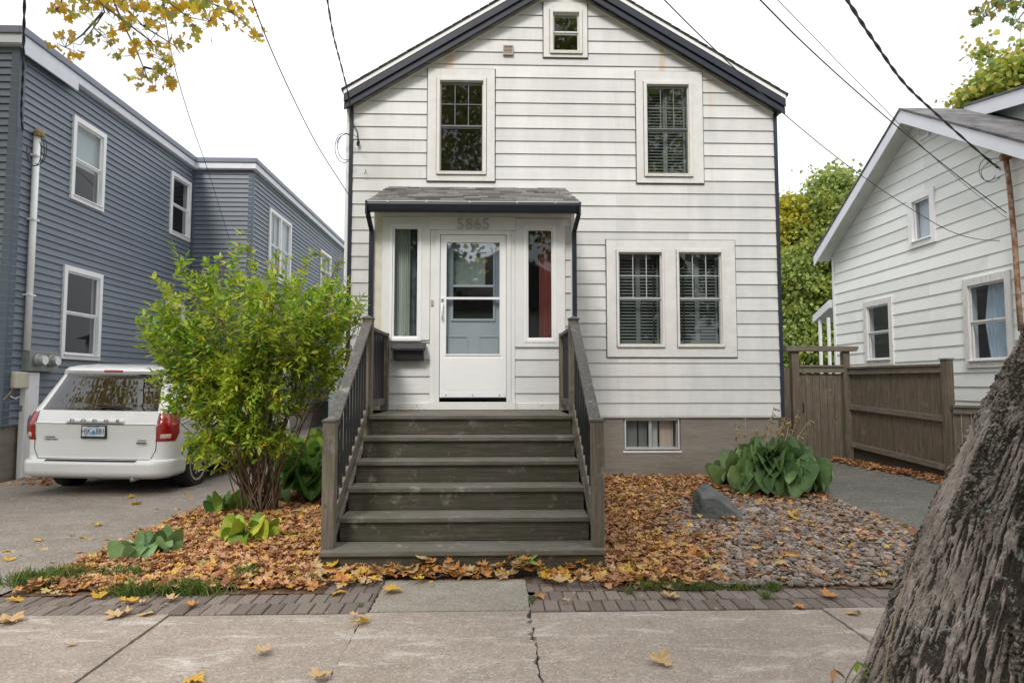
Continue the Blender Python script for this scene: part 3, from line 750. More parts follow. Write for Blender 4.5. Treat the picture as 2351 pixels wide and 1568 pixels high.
# ================================================================== WOODEN STEPS
RI, RUN = (DECK - .0) / 6.0, .303
N6 = 6.64
sx0, sx1 = -1.262, .80
st = thing('wooden_steps', 'weathered grey wooden porch steps with black metal balusters', 'steps', (-.23, 5.9, 0))
for k in range(1, 7):
    yn = N6 - (6 - k) * RUN; z = k * RI
    c = MB()
    x0, x1 = (sx0, sx1) if k > 1 else (-1.345, .885)
    if k < 6: c.box(x0, x1, yn - .02, yn + RUN + .004, z - .04, z)
    else:
        for q in range(9):
            ya = yn - .02 + q * .142; yb = min(ya + .137, PY - .035)
            if ya < yb: c.box(x0, x1 , ya, yb, z - .04, z + (.0 if q else .0))
    c.build('tread', K['tread'], st, .006)
    c = MB(); xa, xb = (sx0 + .002, sx1 - .002) if k > 1 else (-1.335, .875)
    c.box(xa, xb, yn + .008, yn + .04, z - RI + .001 if k > 1 else -.03, z - .041); c.build('riser', K['riser'], st, .003)
c = MB(); c.box(-1.335, -1.31, N6 - 5 * RUN + .04, N6 - 4 * RUN + .02, -.03, RI - .041); c.box(.85, .875, N6 - 5 * RUN + .04, N6 - 4 * RUN + .02, -.03, RI - .041); c.build('side_board', K['riser'], st, .003)
lowY, upY, reY = 5.24, N6 + .09, PY - .12
lz, uz = RI, DECK
K['stringer'] = wood_mat('stringer_wood', (.14, .12, .09), (.24, .21, .17), (.16, .14, .09), 'y', .3, (.42, .39, .34))
for sx, xp in ((-1, -1.302), (1, .842)):
    c = MB()                                          # closed side panel under the stairs
    c.prism([(lowY - .0, -.05), (lowY + .05, RI - .03), (upY, DECK - .2), (reY + .1, DECK - .2), (reY + .1, -.05)], xp - .018, xp + .018, 'x'); c.build('side_skirt', K['riser'], st)
    c = MB()
    a = Vector((xp, lowY + .03, RI + .16)); b = Vector((xp, upY - .02, DECK + .10))
    c.bar(a - Vector((0, 0, .05)), b - Vector((0, 0, .05)), .04, .14); c.build('stringer', K['stringer'], st, .004)
    for (yy, zb, zt) in ((lowY, RI, RI + .99), (upY, DECK - .5, DECK + .99)):
        c = MB(); c.box(xp - .05, xp + .05, yy - .05, yy + .05, zb, zt); po = c.build('newel_post', K['post_wood'], st, .005)
        c = MB(); c.prism([(xp - .058, yy - .058), (xp + .058, yy - .058), (xp + .058, yy + .058), (xp - .058, yy + .058)], zt, zt + .016, 'z')
        c.add([(xp - .05, yy - .05, zt + .016), (xp + .05, yy - .05, zt + .016), (xp + .05, yy + .05, zt + .016), (xp - .05, yy + .05, zt + .016), (xp, yy, zt + .045)], [(0, 1, 4), (1, 2, 4), (2, 3, 4), (3, 0, 4), (3, 2, 1, 0)])
        c.build('post_cap', K['rail_wood'], po)
    c = MB(); c.box(xp - .045, xp + .045, reY - .045, reY + .045, DECK, DECK + .93); c.build('newel_post', K['post_wood'], st, .005)
    c = MB()
    a = Vector((xp + sx * -.0, lowY + .051, RI + .955)); b = Vector((xp, upY - .051, DECK + .94))
    c.bar(a, b, .098, .034); c.build('handrail', K['rail_wood'], st, .005)
    c = MB(); c.bar(a - Vector((0, 0, .065)), b - Vector((0, 0, .065)), .04, .08); c.build('handrail', K['rail_wood'], st, .005)
    n = 11
    for k in range(n):
        t = (k + .7) / (n + .4); p = a.lerp(b, t); z0 = (Vector((xp, lowY + .03, RI + .20)).lerp(Vector((xp, upY - .02, DECK + .12)), t)).z - .06
        c = MB(); c.box(p.x - .0105, p.x + .0105, p.y - .0105, p.y + .0105, z0, p.z - .07); c.build('baluster', K['black_metal'], st)
    c = MB(); a = Vector((xp, upY + .051, DECK + .90)); b = Vector((xp, reY - .046, DECK + .90)); c.bar(a, b, .09, .036); c.build('handrail', K['rail_wood'], st, .005)
    c = MB(); a2, b2 = Vector((xp, upY + .051, DECK + .11)), Vector((xp, reY - .046, DECK + .11)); c.bar(a2, b2, .04, .08); c.build('bottom_rail', K['rail_wood'], st, .004)
    n = 9
    for k in range(n):
        y_ = a.y + (b.y - a.y) * (k + .7) / (n + .4)
        c = MB(); c.box(xp - .0105, xp + .0105, y_ - .0105, y_ + .0105, DECK + .15, DECK + .882); c.build('baluster', K['black_metal'], st)
# ================================================================== BLUE HOUSE (left)
BX = -7.3
def yz(u, v, X=BX): p = PS(u, v, X); return p.y, p.z
yc = yz(27, 500)[0]                                   # street corner
yj = yz(440, 500)[0]                                  # inner corner
BX2 = P(578, 500, yj).x
yend = 27.0
ez1 = 6.75
blue = thing('row_house', 'slate blue clapboard house with white framed windows beyond the minivan', 'house', (BX, yc, 0))
def MS1(s, z, o): return (BX + o, s, z)
def MS2(s, z, o): return (BX2 + o, s, z)
def MJ(s, z, o): return (s, yj - o, z)
def MFr(s, z, o): return (s, yc - o, z)
zb0 = yz(30, 975)[1]
def srect(u0, u1, v0t, v0b, X=BX):                    # from the near edge's top and bottom
    y0, zt = yz(u0, v0t, X); _, zb = yz(u0, v0b, X); y1 = yz(u1, v0b, X)[0]
    return (y0, y1, zb, zt)
w1 = srect(165.5, 234, 263, 459); w2 = srect(391, 432.5, 391, 538); w3 = srect(143.5, 224, 607, 824)
w4 = srect(617, 664, 476, 640, BX2); w5 = srect(735, 757, 572, 660, BX2)
w6 = srect(377, 418, 690, 806)
zr1 = yz(436, 358)[1]; zr0 = yz(30, 102)[1]
EXB = .114
c = MB(); siding(c, MS1, EXB, zb0, 6.66, lambda z: yc, lambda z: yj, [w1, w2, w3, w6], .022)
c.build('side_wall', K['blue_siding'], blue)
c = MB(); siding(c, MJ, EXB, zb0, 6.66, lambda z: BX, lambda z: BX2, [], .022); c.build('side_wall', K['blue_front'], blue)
c = MB(); siding(c, MS2, EXB, zb0, 6.66, lambda z: yj, lambda z: yend, [w4, w5], .022); c.build('side_wall', K['blue_siding'], blue)
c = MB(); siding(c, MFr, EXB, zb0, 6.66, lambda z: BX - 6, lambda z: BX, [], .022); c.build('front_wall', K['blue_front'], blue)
c = MB(); c.box(BX - 6, BX - .03, yc + .03, yj, -.3, zb0 - .002); c.box(BX - 6, BX2 - .03, yj + .001, yend, -.3, zb0 - .002); c.build('foundation', K['foundation'], blue)
K['blue_trim'] = simple('blue_trim', (.075, .10, .135), (.09, .12, .155), 5, .45, .03)
K['slate_cap'] = simple('slate_flashing', (.17, .19, .25), (.21, .23, .29), 5, .4, .03)
K['fascia_white'] = simple('fascia_white', (.72, .74, .80), (.66, .68, .74), 5, .4, .03)
c = MB(); c.box(BX - .11, BX + .02, yc - .02, yc + .0, zb0 - .02, 6.6); c.box(BX + .0, BX + .02, yc, yc + .12, zb0 - .02, 6.6); c.build('corner_board', K['blue_trim'], blue, .003)
c = MB(); c.box(BX2 - .09, BX2 + .018, yj - .018, yj, zb0, 6.6); c.box(BX2, BX2 + .018, yj, yj + .10, zb0, 6.6); c.box(BX + .0115, BX + .06, yj - .05, yj - .0115, zb0, 6.6); c.build('corner_board', K['blue_trim'], blue, .003)
ov = .10
# fascia + gutter of both blocks
c = MB(); c.box(BX - 6, BX + ov, yc - ov, yj - ov - .001, 6.665, 6.68); c.box(BX - 6, BX2 + ov, yj - ov, yend, 6.665, 6.68); c.build('soffit', K['fascia_white'], blue)
c = MB(); c.box(BX + ov - .02, BX + ov, yc - ov, yj - ov, 6.66, 6.82); c.box(BX - 6, BX + ov - .021, yc - ov, yc - ov + .02, 6.66, 6.82)
c.box(BX + ov + .001, BX2 + ov, yj - ov, yj - ov + .02, 6.66, 6.82); c.box(BX2 + ov - .02, BX2 + ov, yj - ov + .021, yend, 6.66, 6.82); c.build('fascia', K['fascia_white'], blue, .003)
c = MB(); c.box(BX + ov + .002, BX + ov + .03, yc - ov, yc + 1.2, 6.52, 6.68); c.build('fascia', K['fascia_white'], blue, .003)
c = MB(); c.box(BX + ov - .03, BX + ov + .03, yc - ov - .03, yj - ov - .03, 6.825, 6.94); c.box(BX - 6, BX + ov - .032, yc - ov - .03, yc - ov + .03, 6.825, 6.94)
c.box(BX + ov - .03, BX2 + ov + .03, yj - ov - .028, yj - ov + .03, 6.825, 6.935); c.box(BX2 + ov - .03, BX2 + ov + .03, yj - ov + .032, yend, 6.825, 6.935); c.build('roof_edge', K['slate_cap'], blue, .008)
c = MB(); c.box(BX - 6, BX + ov - .035, yc - ov + .035, yend, 6.80, 6.92); c.box(BX + ov - .034, BX2 + ov - .035, yj - ov + .035, yend, 6.80, 6.92); c.build('roof', K['roof'], blue)
for k, (ww, MM, lb) in enumerate(((w1, MS1, 'upper window nearest the street'), (w2, MS1, 'small upper window by the inner corner'), (w3, MS1, 'ground floor window above the minivan'), (w4, MS2, None), (w5, MS2, None), (w6, MS1, None))):
    inn = inset(ww, .085, .09); zm = (inn[2] + inn[3]) / 2 + .0
    if ww is w4:
        md = (inn[0] + inn[1]) / 2
        i1 = (inn[0], md - .04, inn[2], inn[3]); i2 = (md + .04, inn[1], inn[2], inn[3])
        w_ = window('window', MM, blue, ww, i1, zm, K['vinyl_white'], K['vinyl_white'], K['glass_side'], proud=.05, step=False, inner2=i2)
    else:
        w_ = window('window', MM, blue, ww, inn, zm, K['vinyl_white'], K['vinyl_white'], K['glass_side'], proud=.05, step=False)
    if lb: w_['label'] = lb
    if ww in (w1, w4):
        bb = MB(); bb.mbox(MM, inn[0], inn[1], inn[2] + (.0 if ww is w4 else (inn[3] - inn[2]) * .45), inn[3], -.10, -.09); bb.build('blind', K['curtain_pale'], w_)
# service conduit and meters on the wall
def yS(u, v, X=BX + .06): p = PS(u, v, X); return p
mast = thing('service_conduit', 'white electrical conduit running down the blue wall to the meters', 'conduit', tuple(yS(84, 800)))
K['galv'] = simple('galvanised', (.34, .36, .35), (.26, .28, .27), 12, .5, .1, Metallic=.4)
ty, tz_ = yS(84, 312).y, yS(84, 312).z
by_, bz2 = yS(84, 806).y, yS(84, 806).z
c = MB(); c.tube([(BX + .07, ty, bz2), (BX + .07, ty, tz_)], .048, 12); c.build('pipe', K['vinyl_white'], mast, smooth=True)
c = MB(); c.lathe([(.03, -.02), (.075, -.01), (.08, .05), (.05, .10), (.02, .11)], (BX + .10, ty, tz_), 12); c.build('weather_head', K['straw'], mast)
for q in (.25, .6, .9):
    c = MB(); zz = bz2 + (tz_ - bz2) * q; c.box(BX + .013, BX + .125, ty - .065, ty + .065, zz, zz + .025); c.build('strap', K['vinyl_white'], mast)
mt_ = thing('electric_meter_box', 'grey metal box holding two round glass electric meters on the blue wall', 'meter', (BX, ty, bz2 - .3))
p0, p1 = PS(72, 855, BX + .12), PS(134, 806, BX + .12)
c = MB(); c.box(BX + .012, BX + .15, ty - .03, ty + .62, bz2 - .32, bz2 - .002); c.build('box', K['galv'], mt_, .006)
for q in (.12, .42):
    c = MB(); c.lathe([(.095, 0), (.10, .03), (.088, .045), (.085, .10), (.06, .125), (0.001, .13)], (BX + .151, ty + q, bz2 - .15), 20, 'x'); mo = c.build('meter', K['galv'], mt_, smooth=False)
    c = MB(); c.lathe([(.07, 0), (.07, .002)], (BX + .151 + .128, ty + q, bz2 - .15), 20, 'x'); c.build('dial', K['vinyl_white'], mo)
lb_ = thing('utility_cabinet', 'tall white utility cabinet below the electric meters', 'cabinet', (BX, ty, .6))
c = MB(); c.box(BX + .012, BX + .11, ty - .03, ty + .26, .02, bz2 - .34); c.build('box', K['vinyl_white'], lb_, .01)
c = MB(); c.box(BX + .111, BX + .118, ty - .0, ty + .23, .25, bz2 - .42); c.build('door', K['vinyl_white'], lb_, .004)
jb = thing('junction_box', 'small beige utility box near the street corner of the blue house', 'utility box', tuple(PS(44, 870, BX + .06)))
q = PS(44, 872, BX + .06)
c = MB(); c.box(BX + .012, BX + .13, q.y - .13, q.y + .13, q.z - .13, q.z + .12); c.build('box', K['straw'], jb, .02)
jb.children[0].data.materials[0] = simple('beige_plastic', (.62, .58, .47), (.55, .51, .42), 5, .5, .05)
c = MB(); c.tube([(BX + .05, q.y - .1, q.z - .13), (BX + .06, q.y - .2, q.z - .22), (BX + .03, q.y - .26, q.z - .3)], .008); c.build('wire', K['straw'], jb)
ct = MB(); a = PS(40, 912, BX + .03)
ct.tube([a + Vector((0, -.15, .02)), a + Vector((.01, -.05, -.02)), a, a + Vector((0, .15, .03)), a + Vector((.0, .3, 0))], .010)
tag(ct.build('conduit', K['vinyl_white'], None), 'short white cable clipped under the beige utility box', 'cable')
ot = thing('outdoor_outlet', 'grey covered outlet low on the blue wall', 'outlet', tuple(PS(52, 938, BX)))
q = PS(52, 938, BX + .03); c = MB(); c.box(BX + .012, BX + .07, q.y - .07, q.y + .07, q.z - .04, q.z + .05); c.build('cover', K['galv'], ot, .006)
q = PS(60, 965, BX + .06); dv = MB(); dv.tube([(BX + .012, q.y, q.z + .06), (BX + .08, q.y, q.z + .05), (BX + .10, q.y, q.z - .02), (BX + .10, q.y, q.z - .2)], .055, 12)
tag(dv.build('vent_pipe', K['blue_trim'], None, smooth=True), 'bent dark blue vent pipe low at the corner of the blue house', 'pipe')
# rear white garage glimpsed behind the shrub
gar = thing('garage', 'low white garage partly hidden behind the green shrub', 'garage', (-3.6, 21, .3))
gxx = (-5.3, -1.6)
c = MB(); siding(c, lambda s, z, o: (s, 21 - o, z), .2, .3, 2.9, lambda z: gxx[0], lambda z: gxx[1], [], .012); c.build('front_wall', K['mint_siding'], gar)
c = MB(); c.prism([(gxx[0] - .2, 2.9), (gxx[1] + .2, 2.9), ((gxx[0] + gxx[1]) / 2, 3.6)], 20.8, 25); c.build('roof', K['roof'], gar)
c = MB(); c.box(gxx[0], gxx[1], 21.05, 24.8, .2, 2.89); c.build('side_wall', K['mint_siding'], gar)
c = MB(); c.box(-4.6, -2.3, 20.95, 20.98, .3, 2.4); c.build('door', K['vinyl_white'], gar)

# ================================================================== PALE HOUSE (right)
RX = 7.5
pale = thing('gabled_house', 'pale mint clapboard house with steep white edged gable behind the fence', 'house', (RX, 11, 0))
def MR(s, z, o): return (RX - o, s, z)
pk = PS(2113, 268, RX); el = PS(1910, 590, RX)
yk, zk = pk.y, pk.z
yL = PS(1914, 700, RX).y; zE = el.z
slp = (zk - zE) / (yL - yk)
yR = 2 * yk - yL - .3
EXM = .222
z00 = .55
def prect(u0, u1, vt1, vb1):                          # near (right) edge measured
    y1_, zt = PS(u1, vt1, RX).y, PS(u1, vt1, RX).z; zb = PS(u1, vb1, RX).z; y0_ = PS(u0, vb1, RX).y
    return (y1_, y0_, zb, zt)
m1 = prect(2090, 2147, 428, 556); m2 = prect(1990, 2050, 680, 838); m3 = prect(2222, 2323, 619, 842)
zwt = lambda z: z
def w_lo(z): return max(yR, yk - (zk - z) / slp)
def w_hi(z): return min(yL, yk + (zk - z) / slp)
vtr = (PS(2126, 300, RX).y - .12, PS(2126, 300, RX).y + .14, PS(2126, 318, RX).z, PS(2126, 284, RX).z)
c = MB(); siding(c, MR, EXM, z00, zk, w_lo, w_hi, [m1, m2, m3], .014, (zE, zk - (yk - yR) * slp)); c.build('gable_wall', siding_mat('mint_siding_b', (.92, .94, .92), (.86, .885, .865), EXM, z00, 3.6, 1, .4), pale)
c = MB(); c.prism([(yL - .02, -.2), (yL - .02, zE), (yk, zk - .05), (yR + .02, zE - .2), (yR + .02, -.2)], RX + 8, RX + 8.1, 'x'); c.build('rear_wall', K['mint_siding'], pale)
c = MB(); c.box(RX + .02, RX + 8, yR + .02, yR + .1, -.2, 4.0); c.box(RX + .02, RX + 8, yL - .1, yL - .02, -.2, 4.0); c.build('side_wall', K['mint_siding'], pale)
c = MB(); c.box(RX + .03, RX + .3, yR, yL, -.3, z00 - .001); c.build('foundation', K['foundation'], pale)
oh = .36
def rline(y): return zk + .05 - abs(y - yk) * slp
yLe, yRe = yL + .12, yR - .3
c = MB()
c.prism([(yLe, rline(yLe) + .06), (yk, rline(yk) + .06), (yk, rline(yk) + .10), (yLe, rline(yLe) + .10)], RX - oh - .015, RX + 8.2, 'x')
c.prism([(yk, rline(yk) + .06), (yRe, rline(yRe) + .06), (yRe, rline(yRe) + .10), (yk, rline(yk) + .10)], RX - oh - .015, RX + 8.2, 'x')
c.build('roof', K['right_roof'], pale)
c = MB()
for a, b in ((yLe, yk), (yk, yRe)):
    c.prism([(a, rline(a) - .17), (b, rline(b) - .17), (b, rline(b) + .057), (a, rline(a) + .057)], RX - oh, RX - oh + .025, 'x')
c.build('bargeboard', K['fascia_white'], pale, .003)
c = MB()
for a, b in ((yLe, yk), (yk, yRe)):
    n = 14
    for k in range(n):
        p, q = a + (b - a) * k / n, a + (b - a) * (k + .985) / n
        c.prism([(p, rline(p) - .06), (q, rline(q) - .06), (q, rline(q) - .045), (p, rline(p) - .045)], RX - oh + .026, RX - .002, 'x')
c.build('soffit', simple('soffit_white', (.74, .76, .72), None, 4, .5, .02), pale)
c = MB(); c.box(RX - .02, RX + .0, yL - .09, yL + .0, z00, zE + .0); c.build('corner_board', K['vinyl_white'], pale, .003)
vt = MB(); vv = vtr
frame(vt, MR, vv, inset(vv, .03), .015, .05)
for k in range(7):
    z = vv[2] + .03 + k * (vv[3] - vv[2] - .06) / 7; vt.mbox(MR, vv[0] + .03, vv[1] - .03, z, z + .02, .015, .04)
vt.build('gable_vent', K['vinyl_white'], pale)
K['old_white'] = wood_mat('old_white_paint', (.76, .75, .74), (.84, .83, .82), (.68, .66, .63), 'z', .3, (.60, .56, .5))
K['curtain_blue'] = simple('curtain_blue', (.62, .72, .78), (.45, .55, .62), 3, .9, .05, stretch=(1, 14, .3))
for ww, ed, lb in ((m1, K['vinyl_white'], 'small upper window'), (m2, K['old_white'], 'narrow ground floor window'), (m3, K['old_white'], 'ground floor window with blue curtain')):
    inn = inset(ww, .11 if ww is not m1 else .12, .12)
    win = window('window', MR, pale, ww, inn, (inn[2] + inn[3]) / 2 + (.0 if ww is not m1 else .4), ed, ed, K['glass_side'], proud=.04, step=False, label=lb)
    if ww is m1: 
        c = MB(); c.mbox(MR, inn[0] + .03, inn[1] - .03, inn[2], inn[3], -.10, -.09); c.build('blind', K['vinyl_white'], win)
    if ww is m3:
        c = MB(); n = 40; vs = []
        for i in range(n + 1):
            t = i / n; s = inn[0] + .04 + .62 * t * (inn[1] - inn[0])
            for z_, sh_ in ((inn[3], 0), ((inn[2] + inn[3]) / 2, .12 + .25 * t), (inn[2], .05)):
                vs.append(MR(s + sh_ * (1 if True else 0) * (inn[1] - inn[0]) * .9 * (1 - .6 * t), z_, -.12 + .02 * math.sin(i * 1.1)))
        c.add(vs, [(3 * i + j, 3 * i + 3 + j, 3 * i + 4 + j, 3 * i + 1 + j) for i in range(n) for j in (0, 1)]); c.build('curtain', K['curtain_blue'], win, smooth=True, normals=False)
# dormer towards the street
dX = RX + .75
dm = thing  # (parts below belong to the pale house)
d0 = PS(2200, 243, dX)
y_d1 = yk - 3.6
def dz(y): return zk + .16 - (yk - .05 - y) * .20
c = MB(); c.prism([(yk - .05, dz(yk - .05) - .17), (yk - .05, dz(yk - .05)), (y_d1, dz(y_d1)), (y_d1, dz(y_d1) - .24), (yk - .5, dz(yk - .5) - .24)], dX, dX + .03, 'x'); c.build('dormer_fascia', K['fascia_white'], pale, .003)
c = MB(); c.prism([(yk - .3, rline(yk - .3) + .08), (yk - .3, dz(yk - .3) - .05), (y_d1 + .2, dz(y_d1 + .2) - .05), (y_d1 + .2, rline(y_d1 + .2) + .08)], dX + .25, dX + 4, 'x'); c.build('dormer_wall', siding_mat('dormer_siding', (.80, .87, .84), (.74, .80, .77), EXM, z00, 3.6, 1, .4), pale)
c = MB(); c.prism([(yk - .05, dz(yk - .05) + .002), (yk - .05, dz(yk - .05) + .04), (y_d1 - .03, dz(y_d1 - .03) + .04), (y_d1 - .03, dz(y_d1 - .03) + .002)], dX - .02, dX + 4.2, 'x'); c.build('dormer_roof', K['right_roof'], pale)
c = MB(); c.prism([(yk - .05, dz(yk - .05) - .03), (yk - .05, dz(yk - .05) - .002), (y_d1, dz(y_d1) - .002), (y_d1, dz(y_d1) - .03)], dX + .031, dX + 4.1, 'x'); c.build('dormer_soffit', K['fascia_white'], pale)
# lean-to porch at the rear
c = MB(); q = PS(1886, 700, RX - .0)
lx0 = RX - .1; ly = yL + .1
c.prism([(ly, 3.16), (ly, 3.34), (ly + .75, 3.06), (ly + .75, 2.9)], lx0 + .05, lx0 + 2.5, 'x'); c.build('porch_roof', K['fascia_white'], pale)
for yy in (ly + .12, ly + .5):
    c = MB(); c.box(lx0 + .08, lx0 + .13, yy, yy + .06, 0, 2.96); c.build('porch_post', K['vinyl_white'], pale)
# rusty mast
msx = RX - .10
mp = [(2309, 362), (2318, 430), (2330, 560), (2338, 680), (2344, 760)]
pts = [PS(u, v, msx) for u, v in mp]
rm_ = thing('service_mast', 'rusty iron service mast standing against the pale gabled house', 'mast', tuple(pts[-1]))
yy_ = sum(p.y for p in pts) / 5
M = Mat('rust'); K['rust'] = M.fin(M.ramp(M.noise(12, 7, .7), [(.35, (.14, .06, .03)), (.5, (.30, .15, .08)), (.62, (.40, .36, .33))]), .8)
c = MB(); c.tube([(p.x, p.y, p.z) for p in pts], .035, 10); c.build('pipe', K['rust'], rm_, smooth=True)
c = MB(); c.lathe([(.02, -.04), (.07, -.03), (.08, .03), (.05, .07), (.01, .08)], pts[0], 12); c.build('weather_head', K['rust'], rm_)

# ================================================================== FENCES
GY = 10.9
gp0, gp1 = P(1814, 800, GY), P(1830, 800, GY)
gate = thing('garden_gate', 'weathered wooden gate under a crossbeam between the two houses', 'gate', (5.5, GY, g(5.5, GY)))
gz = g(5.5, GY)
ztp = P(1820, 807, GY).z
rx0, rx1 = P(1932, 800, GY).x, P(1946, 800, GY).x
for a, b in ((gp0.x, gp1.x), (rx0, rx1)):
    c = MB(); c.box(a, b, GY - .06, GY + .06, gz - .2, ztp); c.build('post', K['fence_wood'], gate, .005)
c = MB(); xa, xb = P(1800, 802, GY).x, P(1964, 802, GY).x
c.prism([(xa, ztp + .002), (xa + .06, ztp + .002), (xb - .03, ztp + .002), (xb, ztp + .05), (xb, ztp + .085), (xa, ztp + .095)], GY - .10, GY + .02); c.build('crossbeam', K['fence_rail'], gate, .005)
def boards(mb, fn, L, w=.125, gap_=.007):
    x = 0
    while x < L - .02:
        ww = min(w * (.93 + .14 * random.random()), L - x); fn(mb, x, x + ww - gap_, random.uniform(-.003, .003)); x += ww
zgt = P(1880, 843, GY).z; zgb = P(1880, 1052, GY).z
c = MB(); ga, gb = gp1.x + .012, rx0 - .012
boards(c, lambda m_, a, b, o: m_.box(ga + a, ga + b, GY - .012 + o, GY + .01 + o, zgb, zgt - .11), gb - ga, .12); lf = c.build('gate_leaf', K['fence_wood'], gate, .002)
c = MB(); c.box(ga - .01, gb + .01, GY - .055, GY - .014, zgt - .095, zgt + .0); c.box(ga - .01, gb + .01, GY - .075, GY + .03, zgt + .001, zgt + .035); c.build('top_rail', K['fence_rail'], gate, .004)
c = MB(); c.tube([(ga + .05, GY - .02, gz + .98), (ga + .05, GY - .05, gz + .95), (ga + .05, GY - .05, gz + .85), (ga + .05, GY - .02, gz + .82)], .008); c.build('handle', K['black_metal'], gate)
c = MB(); xa = 4.2; boards(c, lambda m_, a, b, o: m_.box(xa + a, xa + b, GY + .02 + o, GY + .04 + o, gz - .0, P(1805, 845, GY).z), gp0.x - xa, .13)
tag(c.build('fence_panel', K['fence_wood'], None, .002), 'short board fence panel between the white house and the gate', 'fence')
# tall fence along the drive
A0 = Vector((rx1 + .01, GY - .05)); A1 = P(2168, 900, 9.0); A1 = Vector((A1.x, 9.0))
fen = thing('board_fence', 'tall weathered board fence along the asphalt drive', 'fence', (A0.x, A0.y, 0))
dv_ = (A1 - A0).normalized(); nv = Vector((-dv_.y, dv_.x)) * -1
if nv.x > 0: nv = -nv
L = (A1 - A0).length
zft = 1.77
def along(a, o, z): p = A0 + dv_ * a + nv * o; return (p.x, p.y, z)
def abox(mb, a0, a1, o0, o1, z0, z1, dz0=0, dz1=0):
    mb.hexa([along(a0, o0, z0), along(a1, o0, z0 + dz0), along(a1, o1, z0 + dz0), along(a0, o1, z0), along(a0, o0, z1), along(a1, o0, z1 + dz1), along(a1, o1, z1 + dz1), along(a0, o1, z1)])
zb_a, zb_b = P(1945, 1026, 10.8).z, P(2160, 1078, 9.1).z
c = MB()
boards(c, lambda m_, a, b, o: abox(m_, a, b, -.012 + o, .010 + o, zb_a + (zb_b - zb_a) * a / L, zft - .02), L, .118)
c.build('boards', K['fence_wood'], fen, .002)
K['fence_rail_y'] = wood_mat('fence_rail_y', (.17, .14, .11), (.26, .22, .18), (.11, .115, .065), 'y', .4, (.33, .3, .27))
c = MB(); abox(c, 0, L, .014, .052, zft - .13, zft - .035); c.build('rail', K['fence_rail_y'], fen, .004)
c = MB(); abox(c, 0, L, -.03, .075, zft - .033, zft); c.build('cap_rail', K['fence_rail_y'], fen, .004)
zm0, zm1 = P(1945, 940, 10.8).z, P(2160, 967, 9.1).z
c = MB(); abox(c, 0, L, .014, .052, zm0, zm0 + .085, zm1 - zm0, zm1 - zm0); c.build('rail', K['fence_rail_y'], fen, .004)
c = MB(); abox(c, 0, L, .014, .052, zb_a, zb_a + .085, zb_b - zb_a, zb_b - zb_a); c.build('rail', K['fence_rail_y'], fen, .004)
K['gravel_board'] = simple('gravel_board', (.055, .04, .032), (.085, .065, .05), 9, .9, .3)
c = MB(); abox(c, 0, L, -.03, .0, -.1, zb_a - .003, 0, zb_b - zb_a); c.build('gravel_board', K['gravel_board'], fen)
c = MB(); abox(c, L + .002, L + .115, -.055, .055, -.1, P(2168, 826, 9.0).z); c.build('post', K['fence_wood'], fen, .005)
c = MB(); zt_ = P(2168, 826, 9.0).z; abox(c, L - .008, L + .125, -.068, .068, zt_ + .001, zt_ + .022); c.build('post_cap', K['galv'], fen, .002)
# low fence continuing towards the pale house
lw = thing('low_fence', 'lower board fence between the tall fence post and the big tree trunk', 'fence', (6.6, 8.8, 0))
B0 = A1 + dv_ * .12; B1 = Vector((7.42, 8.35)); dv2 = (B1 - B0).normalized(); L2 = (B1 - B0).length; zlt = P(2185, 930, 8.85).z
n2 = Vector((dv2.y, -dv2.x)); 
if n2.y > 0: n2 = -n2
def ab2(mb, a0, a1, o0, o1, z0, z1):
    f = lambda a, o, z: (B0.x + dv2.x * a + n2.x * o, B0.y + dv2.y * a + n2.y * o, z)
    mb.hexa([f(a0, o0, z0), f(a1, o0, z0), f(a1, o1, z0), f(a0, o1, z0), f(a0, o0, z1), f(a1, o0, z1), f(a1, o1, z1), f(a0, o1, z1)])
c = MB(); boards(c, lambda m_, a, b, o: ab2(m_, a, b, -.012 + o, .01 + o, .0, zlt - .04), L2, .11); c.build('boards', K['fence_wood'], lw, .002)
c = MB(); ab2(c, 0, L2, .012, .05, zlt - .12, zlt - .035); c.build('rail', K['fence_rail'], lw, .004)
c = MB(); ab2(c, 0, L2, -.05, .08, zlt - .033, zlt); c.build('cap_rail', K['fence_rail'], lw, .004)

# ================================================================== GROUND, PAVING
SWY = 4.34
xs = np.concatenate([np.linspace(-300, -20, 12), np.linspace(-18, 18, 73), np.linspace(20, 300, 12)])
ys = np.concatenate([np.linspace(-300, -14, 12), np.linspace(-12, 1.2, 8), [1.2, 1.32], np.linspace(1.6, 30, 60), np.linspace(33, 400, 14)])
ys = np.unique(ys)
V = np.array([(x, y, (g(x, y) - .05) if y > 1.25 else -.17) for y in ys for x in xs])
nx = len(xs); Fq = np.array([(j * nx + i, j * nx + i + 1, (j + 1) * nx + i + 1, (j + 1) * nx + i) for j in range(len(ys) - 1) for i in range(nx - 1)])
tag(np_mesh('ground', V, Fq, K['ground'], smooth=False), kind='structure')
def sheet(name, poly, dz, mat, step=.25, jag=0.0):
    """a ground-following sheet: poly gives x-range as a function of y"""
    y0, y1, fl, fr = poly; n = max(2, int((y1 - y0) / step)); vs = []; nxn = 14
    for j in range(n + 1):
        y = y0 + (y1 - y0) * j / n
        a, b = fl(y) + random.uniform(-jag, jag), fr(y) + random.uniform(-jag, jag)
        for i in range(nxn + 1):
            x = a + (b - a) * i / nxn; vs.append((x, y, g(x, y) + dz))
    w = nxn + 1
    fs = [(j * w + i, j * w + i + 1, (j + 1) * w + i + 1, (j + 1) * w + i) for j in range(n) for i in range(nxn)]
    c = MB(); c.add(vs, fs); return c.build(name, mat, None, normals=False)
tag(sheet('driveway', (4.74, 30, lambda y: -7.25, lambda y: -3.45), .012, K['drive'], jag=.008), kind='structure')
